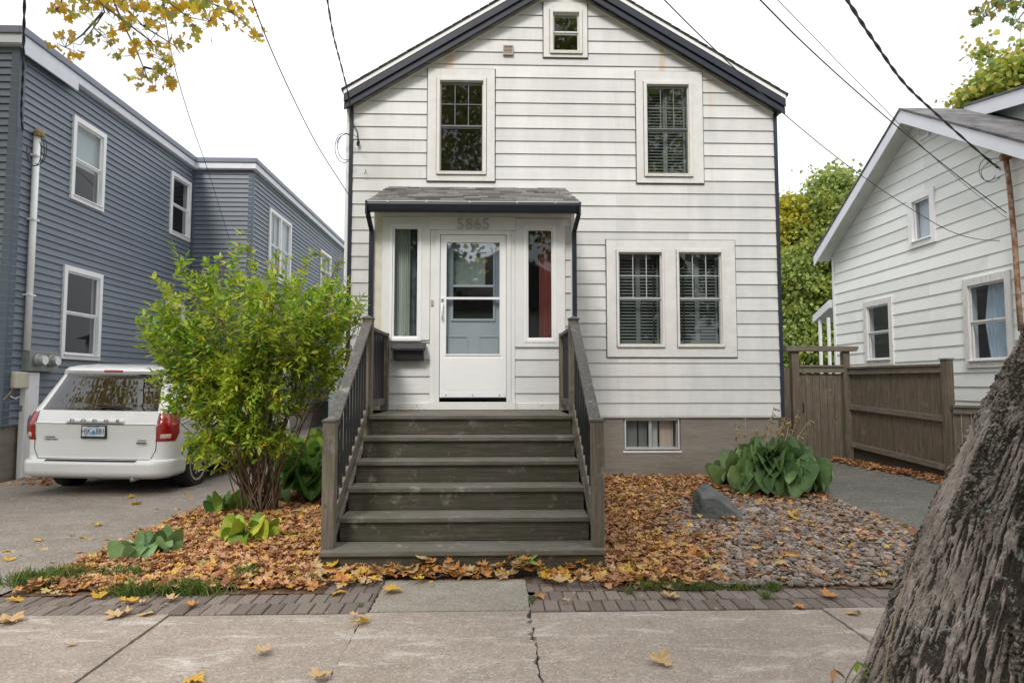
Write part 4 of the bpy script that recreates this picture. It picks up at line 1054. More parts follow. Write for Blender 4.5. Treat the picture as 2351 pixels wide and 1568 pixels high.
tag(sheet('asphalt_path', (4.78, GY + 3, lambda y: 4.12 - max(0, 5.6 - y) * .15, lambda y: 6.9 + max(0, 8.6 - y) * .25), .012, K['asphalt'], jag=.012), kind='structure')
tag(sheet('bed_soil', (4.72, 11.5, lambda y: -3.44, lambda y: -1.2 if y < FX0 else xL - .1), .004, K['soil']), kind='structure')
tag(sheet('bed_soil', (4.72, FX0 + .1, lambda y: .80, lambda y: 4.13 - max(0, 5.6 - y) * .15), .004, K['soil']), kind='structure')
c = MB(); c.box(-1.45, .98, 4.74, FX0, -.06, -.006); tag(c.build('soil_under_steps', K['soil'], None), kind='structure')
# sidewalk slabs
def jslab(x0, x1, y0, y1, z, tilt=0, seedv=0, rag0=.004, rag1=.004):
    rr = random.Random(seedv); ny = 44; nxn = 20; vs = []
    e0 = [rr.gauss(0, rag0) for _ in range(ny + 1)]; e1 = [rr.gauss(0, rag1) for _ in range(ny + 1)]
    for j in range(ny + 1):
        y = y0 + (y1 - y0) * j / ny
        for i in range(nxn + 1):
            a, b = x0 + e0[j], x1 + e1[j]; x = a + (b - a) * i / nxn
            ed = min(i, nxn - i, j, ny - j); r_ = -.004 if ed == 0 else 0
            vs.append((x, y, z + tilt * (x - x0) + r_))
    w = nxn + 1
    fs = [(j * w + i, j * w + i + 1, (j + 1) * w + i + 1, (j + 1) * w + i) for j in range(ny) for i in range(nxn)]
    n = len(vs); bord = [i for i in range(w)] + [j * w + nxn for j in range(1, ny + 1)] + [ny * w + i for i in range(nxn - 1, -1, -1)] + [j * w for j in range(ny - 1, 0, -1)]
    vs += [(vs[b][0], vs[b][1], -.12) for b in bord]; m_ = len(bord)
    fs += [(bord[(k + 1) % m_], bord[k], n + k, n + (k + 1) % m_) for k in range(m_)]
    return vs, fs
jx = [-8.4, -5.6, -3.72, -2.09, -.83, .24, 2.19, 3.9, 5.6, 7.4, 9.2]
c = MB()
for k in range(len(jx) - 1):
    gA = .008 if jx[k] == .24 else .0035; gB = .008 if jx[k + 1] == .24 else .0035
    vs, fs = jslab(jx[k] + gA, jx[k + 1] - gB, 2.62, SWY - .006, .0 + (-.006 if k % 2 else .004), random.uniform(-.002, .002), k, .006 if jx[k] == .24 else .0022, .012 if jx[k + 1] == .24 else .0022)
    c.add(vs, fs)
tag(c.build('sidewalk', K['sidewalk'], None, normals=False), kind='structure')
c = MB(); c.box(-8.4, 9.2, 2.6, SWY + .5, -.1, -.028); tag(c.build('sidewalk_base', K['joint'], None), kind='structure')
# walkway slab
wsx0, wsx1 = -.81, .245
c = MB(); vs, fs = jslab(wsx0 + .004, wsx1, SWY + .004, 5.02, .006, 0, 77); c.add(vs, fs); tag(c.build('walkway_slab', K['slab'], None, normals=False), kind='structure')
# pavers, two rows
c = MB()
for row, (y0, y1) in enumerate(((SWY + .004, SWY + .196), (SWY + .202, SWY + .394))):
    for (xa, xb) in ((-7.0, wsx0 - .004), (wsx1 + .004, 4.0)):
        x = xa + (.05 if row else 0)
        while x < xb - .03:
            w = min(.1 + .0, xb - x); z = random.uniform(-.006, .004); e = .006
            xo = x + random.uniform(-.001, .001); a, b = xo, xo + w - .006
            c.add([(a, y0, -.1), (b, y0, -.1), (b, y1, -.1), (a, y1, -.1), (a, y0, z - e), (b, y0, z - e), (b, y1, z - e), (a, y1, z - e), (a + e, y0 + e, z), (b - e, y0 + e, z), (b - e, y1 - e, z), (a + e, y1 - e, z)],
                  [(8, 9, 10, 11), (4, 5, 9, 8), (5, 6, 10, 9), (6, 7, 11, 10), (7, 4, 8, 11), (0, 1, 5, 4), (1, 2, 6, 5), (2, 3, 7, 6), (3, 0, 4, 7)])
            x += w
for row in range(2, 4):
    y0, y1 = SWY + .004 + row * .198, SWY + .196 + row * .198
    for (xa, xb) in ((-1.42, wsx0 - .004), (wsx1 + .004, .98)):
        x = xa + (.05 if row % 2 else 0)
        while x < xb - .03:
            w = min(.1, xb - x); z = random.uniform(-.006, .004); e = .006; a, b = x, x + w - .006
            c.add([(a, y0, -.1), (b, y0, -.1), (b, y1, -.1), (a, y1, -.1), (a, y0, z - e), (b, y0, z - e), (b, y1, z - e), (a, y1, z - e), (a + e, y0 + e, z), (b - e, y0 + e, z), (b - e, y1 - e, z), (a + e, y1 - e, z)],
                  [(8, 9, 10, 11), (4, 5, 9, 8), (5, 6, 10, 9), (6, 7, 11, 10), (7, 4, 8, 11), (0, 1, 5, 4), (1, 2, 6, 5), (2, 3, 7, 6), (3, 0, 4, 7)])
            x += w
tag(c.build('paver_path', K['paver'], None, normals=False), kind='structure')
# road behind the camera with a kerb
c = MB(); c.box(-40, 40, 1.18, 1.32, -.3, .0); tag(c.build('kerb', K['sidewalk'], None, .01), kind='structure')
c = MB(); c.box(-60, 60, -8, 1.17, -.3, -.14); tag(c.build('road', K['road'], None), kind='structure')
c = MB(); c.box(-60, 60, -11, -8.01, -.3, .0); tag(c.build('sidewalk', K['sidewalk'], None), kind='structure')
# black plastic edging
c = MB(); pl = [PG(1375, 1295, .02), PG(1390, 1318, .02), PG(1430, 1332, .02)]
c.tube(pl, .014, 6); c.tube([PG(1500, 1123, .03), PG(1560, 1120, .04), PG(1612, 1124, .03)], .014, 6)
tag(c.build('plastic_edging', K['black_metal'], None), 'black plastic garden edging half buried in the leaves right of the steps', 'edging')
# ================================================================== MINIVAN
VX, VY = -5.27, 8.62
VT = Matrix.Translation((VX, VY, .004)) @ Matrix.Rotation(R(-2.2), 4, 'Z') @ Matrix.Rotation(R(.9), 4, 'Y')
van = thing('minivan', 'white minivan parked tail first beside the blue house', 'car', (VX, VY + 2.4, 0))
zt = [.24, .28, .32, .44, .475, .495, .52, .75, .95, .965, 1.0, 1.12, 1.20, 1.45, 1.60, 1.655, 1.70, 1.735, 1.76, 1.775]
yrt = [.10, .03, .01, .00, .015, .085, .095, .10, .085, .10, .11, .155, .21, .36, .445, .42, .46, .58, .85, 1.3]
wt = [.90, .965, .985, .99, .99, .985, .985, .985, .98, .98, .975, .955, .93, .845, .79, .77, .75, .70, .60, .40]
rct = [.20, .22, .24, .26, .26, .24, .22, .20, .19, .19, .19, .18, .18, .17, .16, .16, .17, .2, .25, .2]
yft = [5.0, 5.1, 5.13, 5.13, 5.12, 5.10, 5.1, 5.0, 4.85, 4.8, 4.4, 4.0, 3.9, 3.5, 3.3, 3.2, 3.1, 2.95, 2.6, 2.1]
def vi(t, z): return float(np.interp(z, zt, t))
def half_ring(z):
    yr, w, rc, yf = vi(yrt, z), vi(wt, z), vi(rct, z), vi(yft, z); b = .045; pts = []
    for i in range(12):
        x = (w - rc) * i / 12; pts.append((x, yr + b * (x / w) ** 2))
    y0 = yr + b * ((w - rc) / w) ** 2
    for i in range(13):
        a = -math.pi / 2 + math.pi / 2 * i / 12; pts.append((w - rc + rc * math.cos(a), y0 + rc + rc * math.sin(a)))
    ys_, ye_ = y0 + rc, yf - .5
    for i in range(1, 50): pts.append((w, ys_ + (ye_ - ys_) * i / 50))
    for i in range(13):
        a = math.pi / 2 * i / 12; pts.append((w * .5 + w * .5 * math.cos(a), ye_ + .5 * math.sin(a)))
    for i in range(1, 7): pts.append((w * .5 * (1 - i / 6), yf))
    return pts
zl = sorted(set(list(np.linspace(.24, 1.775, 44).round(4)) + zt))
vs = []; rings = []
for z in zl:
    h = half_ring(z); full = h + [(-x, y) for x, y in h[-2:0:-1]]
    rings.append(len(full)); vs += [VT @ Vector((x, y, z)) for x, y in full]
n = rings[0]; fs = [(j * n + i, j * n + (i + 1) % n, (j + 1) * n + (i + 1) % n, (j + 1) * n + i) for j in range(len(zl) - 1) for i in range(n)]
fs += [tuple(range(n - 1, -1, -1)), tuple((len(zl) - 1) * n + i for i in range(n))]
M = Mat('van_paint'); K['van'] = M.fin(M.mix(M.ramp(M.noise(2.5, 5, .6), [(.45, 0.), (.8, .35)]), (.84, .845, .85), (.72, .71, .69)), .28, Coat__Weight=.8, Coat__Roughness=.05)
K['tyre'] = simple('tyre', (.014, .014, .014), (.022, .021, .02), 20, .8, .2)
K['arch'] = simple('wheel_arch', (.008, .008, .008), None, 5, .9, 0)
c = MB(); c.add(vs, fs); body = c.build('body', [K['van'], K['arch']], van, smooth=True)
WH = [(.97, .345), (4.05, .345)]
cut = MB()
for (y, z) in WH:
    prof = [(.405, -1.2), (.405, 1.2)]
    k0 = len(cut.v); cut.lathe(prof, (0, y, z), 48, 'x')
cut.v = [tuple(VT @ Vector(p)) for p in cut.v]
co = cut.build('cutter', K['arch'])
bmod = body.modifiers.new('b', 'BOOLEAN'); bmod.object = co; bmod.operation = 'DIFFERENCE'; bmod.solver = 'EXACT'
dg = bpy.context.evaluated_depsgraph_get(); me = bpy.data.meshes.new_from_object(body.evaluated_get(dg)); body.modifiers.clear(); body.data = me
bpy.data.objects.remove(co)
VI = VT.inverted()
for p in me.polygons:
    q = VI @ p.center
    p.use_smooth = True
    for (y, z) in WH:
        if math.hypot(q.y - y, q.z - z) < .412 and abs(q.x) < .97:
            p.material_index = 1 if math.hypot(q.y - y, q.z - z) < .4035 + .002 or abs(q.x) < .9 else 0
            p.use_smooth = False
if len(me.materials) < 2: me.materials.append(K['arch'])
me.set_sharp_from_angle(angle=R(38))
def vpos(a, z, off=.004, side=1):
    h = half_ring(z); L = 0
    for (p, q) in zip(h[:-1], h[1:]):
        d = math.hypot(q[0] - p[0], q[1] - p[1])
        if L + d >= a or q is h[-1]:
            t = (a - L) / d; x, y = p[0] + (q[0] - p[0]) * t, p[1] + (q[1] - p[1]) * t
            nx_, ny_ = (q[1] - p[1]) / d, -(q[0] - p[0]) / d
            return VT @ Vector((side * (x + nx_ * off), y + ny_ * off, z))
        L += d
def vp(a, z, off=.004): return vpos(abs(a), z, off, 1 if a >= 0 else -1)
def vpatch(name, mat, a0, a1, z0, z1, off=.004, na=14, nz=8, parent=None, thick=0):
    """a0,a1 are functions of z (arc length from the tail's centre line)"""
    f0 = a0 if callable(a0) else (lambda z: a0); f1 = a1 if callable(a1) else (lambda z: a1)
    vs = []
    for j in range(nz + 1):
        z = z0 + (z1 - z0) * j / nz
        for i in range(na + 1):
            a = f0(z) + (f1(z) - f0(z)) * i / na
            o = off - (thick if (i in (0, na) or j in (0, nz)) else 0); vs.append(vp(a, z, o))
    w = na + 1
    c = MB(); c.add(vs, [(j * w + i, j * w + i + 1, (j + 1) * w + i + 1, (j + 1) * w + i) for j in range(nz) for i in range(na)])
    return c.build(name, mat, parent or van, smooth=True)
M = Mat('van_glass'); K['van_glass'] = M.fin((.008, .009, .010), .02, None, Specular__IOR__Level=1.0, Coat__Weight=.4, Coat__Roughness=.01)
lerp = lambda z, z0, a, z1, b: a + (b - a) * (z - z0) / (z1 - z0)
vpatch('rear_window', K['van_glass'], lambda z: -lerp(z, 1.13, .775, 1.60, .665), lambda z: lerp(z, 1.13, .775, 1.60, .665), 1.125, 1.615, .006, 30, 14, thick=.004)
K['seam'] = simple('panel_gap', (.06, .06, .062), None, 5, .7, 0)
vpatch('panel_seam', K['seam'], -.74, .74, .492, .500, .006, 24, 1)
vpatch('panel_seam', K['seam'], lambda z: .803 - max(0, .62 - z) * .5, lambda z: .812 - max(0, .62 - z) * .5, .50, 1.12, .005, 1, 16)
vpatch('panel_seam', K['seam'], lambda z: -.812 + max(0, .62 - z) * .5, lambda z: -.803 + max(0, .62 - z) * .5, .50, 1.12, .005, 1, 16)
vpatch('panel_seam', K['seam'], -.80, .80, .949, .955, .004, 24, 1)
vpatch('handle_strip', K['van'], -.385, .385, .965, 1.022, .022, 20, 4, thick=.02)
vpatch('panel_seam', K['seam'], -.385, .385, .945, .961, .0055, 20, 1)
vpatch('bumper_pad', K['tyre'], -.60, .60, .470, .488, .012, 20, 2, thick=.006)
K['tail_red'] = simple('tail_light_red', (.42, .008, .012), (.30, .004, .008), 14, .12, 0, Coat__Weight=1.0)
K['tail_clear'] = simple('tail_light_clear', (.62, .45, .42), (.7, .6, .58), 20, .15, 0, Coat__Weight=1.0)
for s in (1, -1):
    tl = vpatch('tail_light', K['tail_red'], lambda z: s * (.815 - max(0, .85 - z) * .18), lambda z: s * (1.15 - max(0, .84 - z) * .9), .73, 1.10, .014, 10, 10, thick=.012)
    tl['label'] = 'red tail light ' + ('nearer the shrub' if s > 0 else 'nearer the blue house')
    vpatch('reverse_lamp', K['tail_clear'], lambda z: s * .845, lambda z: s * .99, .765, .835, .020, 6, 4, tl, .01)
    vpatch('side_window', K['van_glass'], lambda z: s * (1.33 + (z - 1.15) * .35), s * 2.45, 1.155, 1.56, .005, 20, 6, thick=.003)
    vpatch('side_window', K['van_glass'], s * 2.52, s * 3.45, 1.155, 1.57, .005, 20, 6, thick=.003)
    vpatch('panel_seam', K['seam'], s * 1.235, s * 3.9, .615, .621, .004, 40, 1)
    vpatch('panel_seam', K['seam'], s * 2.48, s * 2.488, .40, 1.60, .004, 1, 20)
vpatch('brake_light', K['tail_red'], -.13, .13, 1.640, 1.668, .008, 8, 2, thick=.004)
# wiper
c = MB(); c.tube([vp(.02, 1.165, .03), vp(.10, 1.175, .03), vp(.33, 1.15, .022)], [.014, .010, .006], 6); c.tube([vp(-.06, 1.20, .02), vp(.2, 1.185, .02), vp(.42, 1.16, .02)], .006, 5); c.build('wiper', K['black_metal'], van)
# plate and letters
ctr = VT @ Vector((0, .085, .868))
PR = (VT.to_3x3() @ Matrix.Rotation(R(90), 3, 'X')).to_4x4()
def on_tail(x, z, off): return Matrix.Translation(vp(x, z, off)) @ PR
def tbox(mb, x0, x1, z0, z1, o0, o1):
    f = lambda x, z, o: vp(0, .85, .0) + VT.to_3x3() @ Vector((x, -o + .0, z - .85))
    mb.hexa([f(x0, z0, o0), f(x1, z0, o0), f(x1, z0, o1), f(x0, z0, o1), f(x0, z1, o0), f(x1, z1, o0), f(x1, z1, o1), f(x0, z1, o1)])
K['plate_white'] = simple('plate_white', (.62, .70, .78), (.68, .74, .80), 6, .4, 0)
K['plate_blue'] = simple('plate_blue', (.05, .25, .60), (.08, .35, .70), 20, .4, 0)
K['plate_text'] = simple('plate_text', (.02, .035, .10), None, 20, .4, 0)
c = MB(); tbox(c, -.165, .165, .762, .936, -.01, .022); pf = c.build('licence_plate', K['black_metal'], van, .004)
c = MB(); tbox(c, -.15, .15, .792, .922, .0225, .0245); c.build('plate_face', K['plate_white'], pf)
def ttext(name, s, size, x, z, off, mat, parent, sp=1.0, sx=1.0, ext=.001, bold=0):
    p = vp(0, .85, 0) + VT.to_3x3() @ Vector((x, -off, z - .85))
    return text_mesh(name, s, size, mat, parent, Matrix.Translation(p) @ PR, ext, sp, sx, bold)
ttext('plate_lettering', 'HJK', .105, -.093, .852, .0255, K['plate_text'], pf, 1, .78)
ttext('plate_lettering', '881', .105, .093, .852, .0255, K['plate_text'], pf, 1, .78)
c = MB()
for i, (x, h) in enumerate(((-.018, .03), (-.004, .052), (.008, .042), (.020, .03))): tbox(c, x - .006, x + .006, .825, .825 + h, .0248, .0258)
tbox(c, -.034, .034, .815, .826, .0248, .0258); c.build('plate_emblem', K['plate_blue'], pf)
ttext('plate_lettering', 'NOVA SCOTIA', .024, 0, .912, .0255, K['plate_text'], pf)
K['chrome'] = simple('chrome', (.32, .32, .34), (.22, .22, .24), 30, .2, 0) if False else None
M = Mat('chrome'); K['chrome'] = M.fin((.30, .30, .31), .22, Metallic=1.0)
for i, ch in enumerate('DODGE'):
    p = vp(-.30 + .15 * i, .993, .026)
    text_mesh('badge_letter', ch, .052, K['chrome'], van, Matrix.Translation(p) @ PR, .003, 1, 1.7, .001)
for tx, z in (('GRAND', .772), ('CARAVAN', .742)):
    p = vp(-.60 if tx == 'GRAND' else -.585, z, .008); text_mesh('badge_lettering', tx, .034, K['chrome'], van, Matrix.Translation(p) @ PR, .002, 1, 1.2)
p = vp(.62, .745, .008); text_mesh('badge_lettering', 'Limited', .034, K['chrome'], van, Matrix.Translation(p) @ PR, .002, 1, 1.1)
c = MB(); tbox(c, .56, .69, .700, .722, -.012, .003); c.build('badge', K['chrome'], van, .002)
# wheels
K['rim'] = simple('alloy', (.50, .48, .44), (.42, .40, .37), 12, .35, .03)
for s in (1, -1):
    for (y, z) in WH:
        cx = s * .855
        c = MB(); pr = [(.225, -.10), (.30, -.115), (.335, -.10), (.348, -.06), (.348, .06), (.335, .10), (.30, .115), (.225, .10)]
        c.lathe(pr, (cx, y, z), 40, 'x'); c.v = [tuple(VT @ Vector(p)) for p in c.v]; wl_ = c.build('wheel', K['tyre'], van, smooth=False)
        c = MB(); c.lathe([(.222, -.08), (.222, .06 if s > 0 else .06)], (cx, y, z), 32, 'x')
        o_ = s * .085
        for k in range(9):
            a = 2 * math.pi * k / 9 + .2
            for da in (-.09, .09):
                p0 = Vector((cx + o_ + s * .012, y + .045 * math.cos(a), z + .045 * math.sin(a))); p1 = Vector((cx + o_, y + .215 * math.cos(a + da), z + .215 * math.sin(a + da)))
                if k % 1 == 0: c.bar(p0, p1, .024, .02, (1, 0, 0))
        c.lathe([(.05, o_ - .03), (.055, o_ + s * .012), (.0001, o_ + s * .022)], (cx, y, z), 16, 'x')
        nf = len(c.f)
        for i in range(28):
            a0, a1 = 2 * math.pi * i / 28, 2 * math.pi * (i + 1) / 28
            q = lambda r, a, h: (cx + h, y + r * math.cos(a), z + r * math.sin(a))
            c.hexa([q(.208, a0, o_ - .03), q(.208, a1, o_ - .03), q(.236, a1, o_ - .03), q(.236, a0, o_ - .03), q(.208, a0, o_ + s * .024), q(.208, a1, o_ + s * .024), q(.236, a1, o_ + s * .026), q(.236, a0, o_ + s * .026)])
        c.v = [tuple(VT @ Vector(p)) for p in c.v]; c.build('rim', K['rim'], wl_, smooth=False)
c = MB(); c.tube([VT @ Vector((.55, .5, .26)), VT @ Vector((.55, .06, .24))], .03, 12); c.build('exhaust_pipe', K['galv'], van, smooth=True)
c = MB(); c.v = []; c.hexa([VT @ Vector(p) for p in [(-.8, .35, .21), (.8, .35, .21), (.8, 4.8, .21), (-.8, 4.8, .21), (-.8, .35, .26), (.8, .35, .26), (.8, 4.8, .26), (-.8, 4.8, .26)]]); c.build('underbody', K['arch'], van)

# ================================================================== LEAVES AND PLANTS
half = [(0, 0), (.14, -.05), (.33, -.12), (.30, .04), (.52, .20), (.40, .25), (.45, .42), (.24, .34), (.19, .42), (.26, .62), (.14, .60), (0, .88)]
outl = half + [(-x, y) for x, y in half[-2:0:-1]]
def maple_tpl(curl, fold, seed, nz=.035):
    rr = np.random.default_rng(seed)
    P_ = np.array([(0, .30)] + outl) - np.array([0, .3])
    P_ = P_ * (1 + rr.normal(0, .06, (len(P_), 1)))
    r2 = (P_ ** 2).sum(1); z = curl * r2 + fold * np.abs(P_[:, 0]) + rr.normal(0, nz, len(P_)) * (r2 > .03)
    V = np.column_stack([P_, z]); n = len(outl)
    Fa = np.array([(0, 1 + i, 1 + (i + 1) % n) for i in range(n)])
    return V, Fa
TPL2 = [maple_tpl(c_, f_, 50 + i, .085) for i, (c_, f_) in enumerate(((.9, .3), (-.8, .5), (1.3, -.3), (-1.2, .2), (.5, .8), (1.6, .2)))]
TPL = [maple_tpl(c_, f_, i) for i, (c_, f_) in enumerate(((.5, .1), (-.4, .25), (.9, -.2), (-.7, .3), (.2, .5), (1.1, .0)))]
def rotm(N, tilt, up_only=True):
    az = rng.uniform(0, 2 * np.pi, N); ti = np.abs(rng.normal(0, tilt, N)); ta = rng.uniform(0, 2 * np.pi, N)
    ca, sa = np.cos(az), np.sin(az); Z = np.zeros(N); O = np.ones(N)
    A = np.stack([np.stack([ca, -sa, Z], 1), np.stack([sa, ca, Z], 1), np.stack([Z, Z, O], 1)], 1)
    kx, ky = np.cos(ta), np.sin(ta); c_, s_ = np.cos(ti), np.sin(ti)
    B = np.stack([np.stack([c_ + kx * kx * (1 - c_), kx * ky * (1 - c_), ky * s_], 1), np.stack([kx * ky * (1 - c_), c_ + ky * ky * (1 - c_), -kx * s_], 1), np.stack([-ky * s_, kx * s_, c_], 1)], 1)
    return np.einsum('nij,njk->nik', B, A)
def rot_to(dirs, roll):
    """rows: matrices whose Y axis is dirs, with a roll about it"""
    d = dirs / np.linalg.norm(dirs, axis=1, keepdims=True)
    upv = np.tile([0, 0, 1.0], (len(d), 1)); upv[np.abs(d[:, 2]) > .95] = (1, 0, 0)
    x = np.cross(d, upv); x /= np.linalg.norm(x, axis=1, keepdims=True); z = np.cross(x, d)
    c_, s_ = np.cos(roll)[:, None], np.sin(roll)[:, None]
    x2, z2 = x * c_ + z * s_, -x * s_ + z * c_
    return np.stack([x2, d, z2], 2)
def scatter(tpls, pos, Rm, size):
    N = len(pos); Vs, Fs, off = [], [], 0
    pick = rng.integers(0, len(tpls), N)
    for k, (tv, tf) in enumerate(tpls):
        idx = np.where(pick == k)[0]
        if len(idx) == 0: continue
        V = np.einsum('nij,vj->nvi', Rm[idx], tv) * size[idx][:, None, None] + pos[idx][:, None, :]
        Fa = tf[None] + (np.arange(len(idx)) * len(tv))[:, None, None] + off
        Vs.append(V.reshape(-1, 3)); Fs.append(Fa.reshape(-1, tf.shape[1])); off += len(idx) * len(tv)
    return np.concatenate(Vs), np.concatenate(Fs)
gv = np.vectorize(g)
# ---- leaf litter: where it lies thick
def fbm2(x, y, s=1.0, seed=0):
    r = 0
    for k, a in ((1.0, 1.0), (2.1, .5), (4.3, .25)):
        r = r + a * np.sin(x * s * k * 2.1 + seed + 1.7 * np.sin(y * s * k * 1.7 + seed * 2)) * np.cos(y * s * k * 2.3 - seed + 1.3 * np.sin(x * s * k * 1.9))
    return r / 1.75
def litter(n, x0, x1, y0, y1, dens, tilt, smin, smax, lift):
    x = rng.uniform(x0, x1, n); y = rng.uniform(y0, y1, n)
    k = rng.uniform(0, 1, n) < dens(x, y); x, y = x[k], y[k]
    z = gv(x, y) + .012 + rng.uniform(0, lift, len(x))
    return np.column_stack([x, y, z]), rotm(len(x), tilt), rng.uniform(smin, smax, len(x))
def dl(x, y):
    d = np.where(x < -3.40 + .04 * fbm2(x, y, 3), 0, 1.0)
    d = d * np.where(y < 4.80 + .05 * fbm2(x, y, 2), .25, 1)
    chips = (x < -2.3) & (y < 5.9) & (y > 5.0); d = d * np.where(chips & (fbm2(x, y, 2.2, 1) > .0), .35, 1)
    d = d * np.where((y > 7.6), .35, 1)
    return d
parts = [litter(10500, -3.44, -1.30, 4.72, 8.6, dl, .38, .045, .095, .05)]
def dr_(x, y):
    pebb = np.clip((x - 1.5 - .4 * fbm2(x, y, 1.1, 2)) / .5, 0, 1) * np.clip((8.0 - y) / .5, 0, 1)
    d = 1 - pebb * .88; d = d * np.where(fbm2(x, y, 1.7, 5) < -.35, .55, 1)
    d = d * np.where(y < 4.82 + .06 * fbm2(x, y, 2), .3, 1)
    return d * np.where(y > 9.3, 0, 1)
parts.append(litter(17500, .80, 4.1, 4.74, 9.35, dr_, .40, .04, .088, .05))
V, Fa = scatter(TPL, *[np.concatenate([p[i] for p in parts]) for i in range(3)])
tag(np_mesh('leaf_litter', V, Fa, K['fall']), 'carpet of fallen brown and orange maple leaves covering the garden beds', 'fallen leaves', kind='stuff')
def dfb(x, y): return np.exp(-((np.abs((x - 5.93) - (10.7 - y) * .24 + .12)) / .13) ** 2)
pA = litter(5200, 5.4, 6.6, 8.4, 10.85, dfb, .35, .05, .09, .05)
pB = litter(400, -7.2, -6.2, 9.5, 10.5, lambda x, y: .3 + 0 * x, .3, .06, .1, .02)
V, Fa = scatter(TPL, *[np.concatenate([a, b]) for a, b in zip(pA, pB)])
tag(np_mesh('leaf_litter', V, Fa, K['fall_brown']), 'drift of brown leaves lying against the foot of the board fence', 'fallen leaves', kind='stuff')
# small crumbs of leaf on the paving
x = rng.uniform(-7, 4.5, 700); y = rng.uniform(3.0, 8.5, 700)
k = ((y < 4.76) & (rng.uniform(0, 1, 700) < np.exp(-(4.7 - y) * 2.6))) | ((x < -3.5) & (x > -7) & (rng.uniform(0, 1, 700) < .5)); x, y = x[k], y[k]
V, Fa = scatter(TPL, np.column_stack([x, y, gv(x, y) + .022]), rotm(len(x), .15), rng.uniform(.012, .04, len(x)))
tag(np_mesh('leaf_crumbs', V, Fa, K['straw']), 'dry leaf crumbs scattered over the paving', 'leaf crumbs', kind='stuff')
# ---- single leaves one can point at
lm = {}
def single_leaf(u, v, col, size, label, group, tilt=.13, dz=.017, pos=None):
    key = (random.randrange(6), col, tilt > .4)
    if key not in lm:
        tv, tf = (TPL2 if key[2] else TPL)[key[0]]; me = bpy.data.meshes.new('maple_leaf')
        tv = [tuple(a) for a in tv]; n0 = len(tv)
        tv += [(-.008, -.30, 0.0), (.008, -.30, 0.0), (.01, -.62, .08), (-.006, -.62, .08)]
        me.from_pydata(tv, [], [tuple(f) for f in tf] + [(n0, n0 + 1, n0 + 2, n0 + 3)]); me.materials.append(K['leaf_' + col]); lm[key] = me
    o = bpy.data.objects.new('maple_leaf', lm[key]); COL.objects.link(o)
    p = pos or PG(u, v); o.location = (p.x, p.y, p.z + dz)
    o.rotation_euler = (random.gauss(0, tilt), random.gauss(0, tilt), random.uniform(0, 6.28)); s = size * random.uniform(.9, 1.1); o.scale = (s, s, s)
    tag(o, label, 'leaf', group)
SIDE = [(22, 1431, 'tan', .17), (262, 1420, 'tan', .14), (285, 1414, 'tan', .12), (334, 1412, 'tan', .14), (830, 1435, 'yellow', .13), (603, 1502, 'tan', .10), (1955, 1408, 'tan', .14), (1518, 1520, 'tan', .13), (1835, 1394, 'orange', .09), (735, 1561, 'tan', .13), (446, 1562, 'yellow', .12), (160, 1486, 'tan', .06), (812, 1418, 'tan', .06), (300, 1385, 'yellow', .09)]
for u, v, cl, s in SIDE:
    single_leaf(u, v, cl, s, {'tan': 'dry tan maple leaf lying alone on the concrete sidewalk', 'yellow': 'yellow maple leaf lying alone on the concrete sidewalk', 'orange': 'small orange leaf on the sidewalk close to the pavers'}[cl], 'single leaves on the sidewalk')
for u, v, cl, s in [(902, 1362, 'yellow', .15), (960, 1342, 'yellow', .10), (1156, 1329, 'yellow', .13), (990, 1350, 'yellow', .05)]:
    single_leaf(u, v, cl, s, 'yellow leaf on the concrete slab in front of the steps', 'leaves on the slab at the steps', dz=.04)
for u, v, cl, s in [(776, 1364, 'yellow', .12), (36, 1380, 'yellow', .12), (76, 1357, 'orange', .11), (231, 1374, 'yellow', .13), (289, 1387, 'yellow', .11), (130, 1372, 'tan', .10), (325, 1390, 'tan', .09), (440, 1395, 'orange', .10), (395, 1380, 'tan', .10), (200, 1355, 'tan', .12), (165, 1368, 'orange', .08), (1540, 1375, 'tan', .13), (1905, 1372, 'orange', .12), (1240, 1372, 'orange', .10), (1300, 1384, 'tan', .06)]:
    single_leaf(u, v, cl, s, {'yellow': 'yellow maple leaf lying on the brick pavers', 'orange': 'orange maple leaf lying on the brick pavers', 'tan': 'tan maple leaf lying on the brick pavers'}[cl], 'single leaves on the pavers')
for u, v, cl, s in [(310, 1160, 'yellow', .14), (180, 1135, 'yellow', .10), (225, 1210, 'yellow', .12), (22, 1268, 'yellow', .12), (22, 1289, 'yellow', .10), (185, 1271, 'yellow', .11), (86, 1245, 'yellow', .09), (192, 1237, 'yellow', .08), (208, 1241, 'tan', .07), (122, 1294, 'tan', .08), (165, 1233, 'tan', .06), (245, 1243, 'yellow', .06), (300, 1145, 'yellow', .10), (405, 1172, 'tan', .09), (430, 1135, 'yellow', .09), (440, 1148, 'yellow', .06), (35, 1147, 'tan', .10), (100, 1265, 'tan', .07), (360, 1171, 'tan', .06), (500, 1143, 'tan', .12), (50, 1316, 'tan', .05), (207, 1203, 'yellow', .07), (60, 1170, 'tan', .05)]:
    single_leaf(u, v, cl, s, {'yellow': 'small yellow leaf lying on the concrete driveway', 'tan': 'small tan leaf lying on the concrete driveway'}[cl], 'single leaves on the driveway')
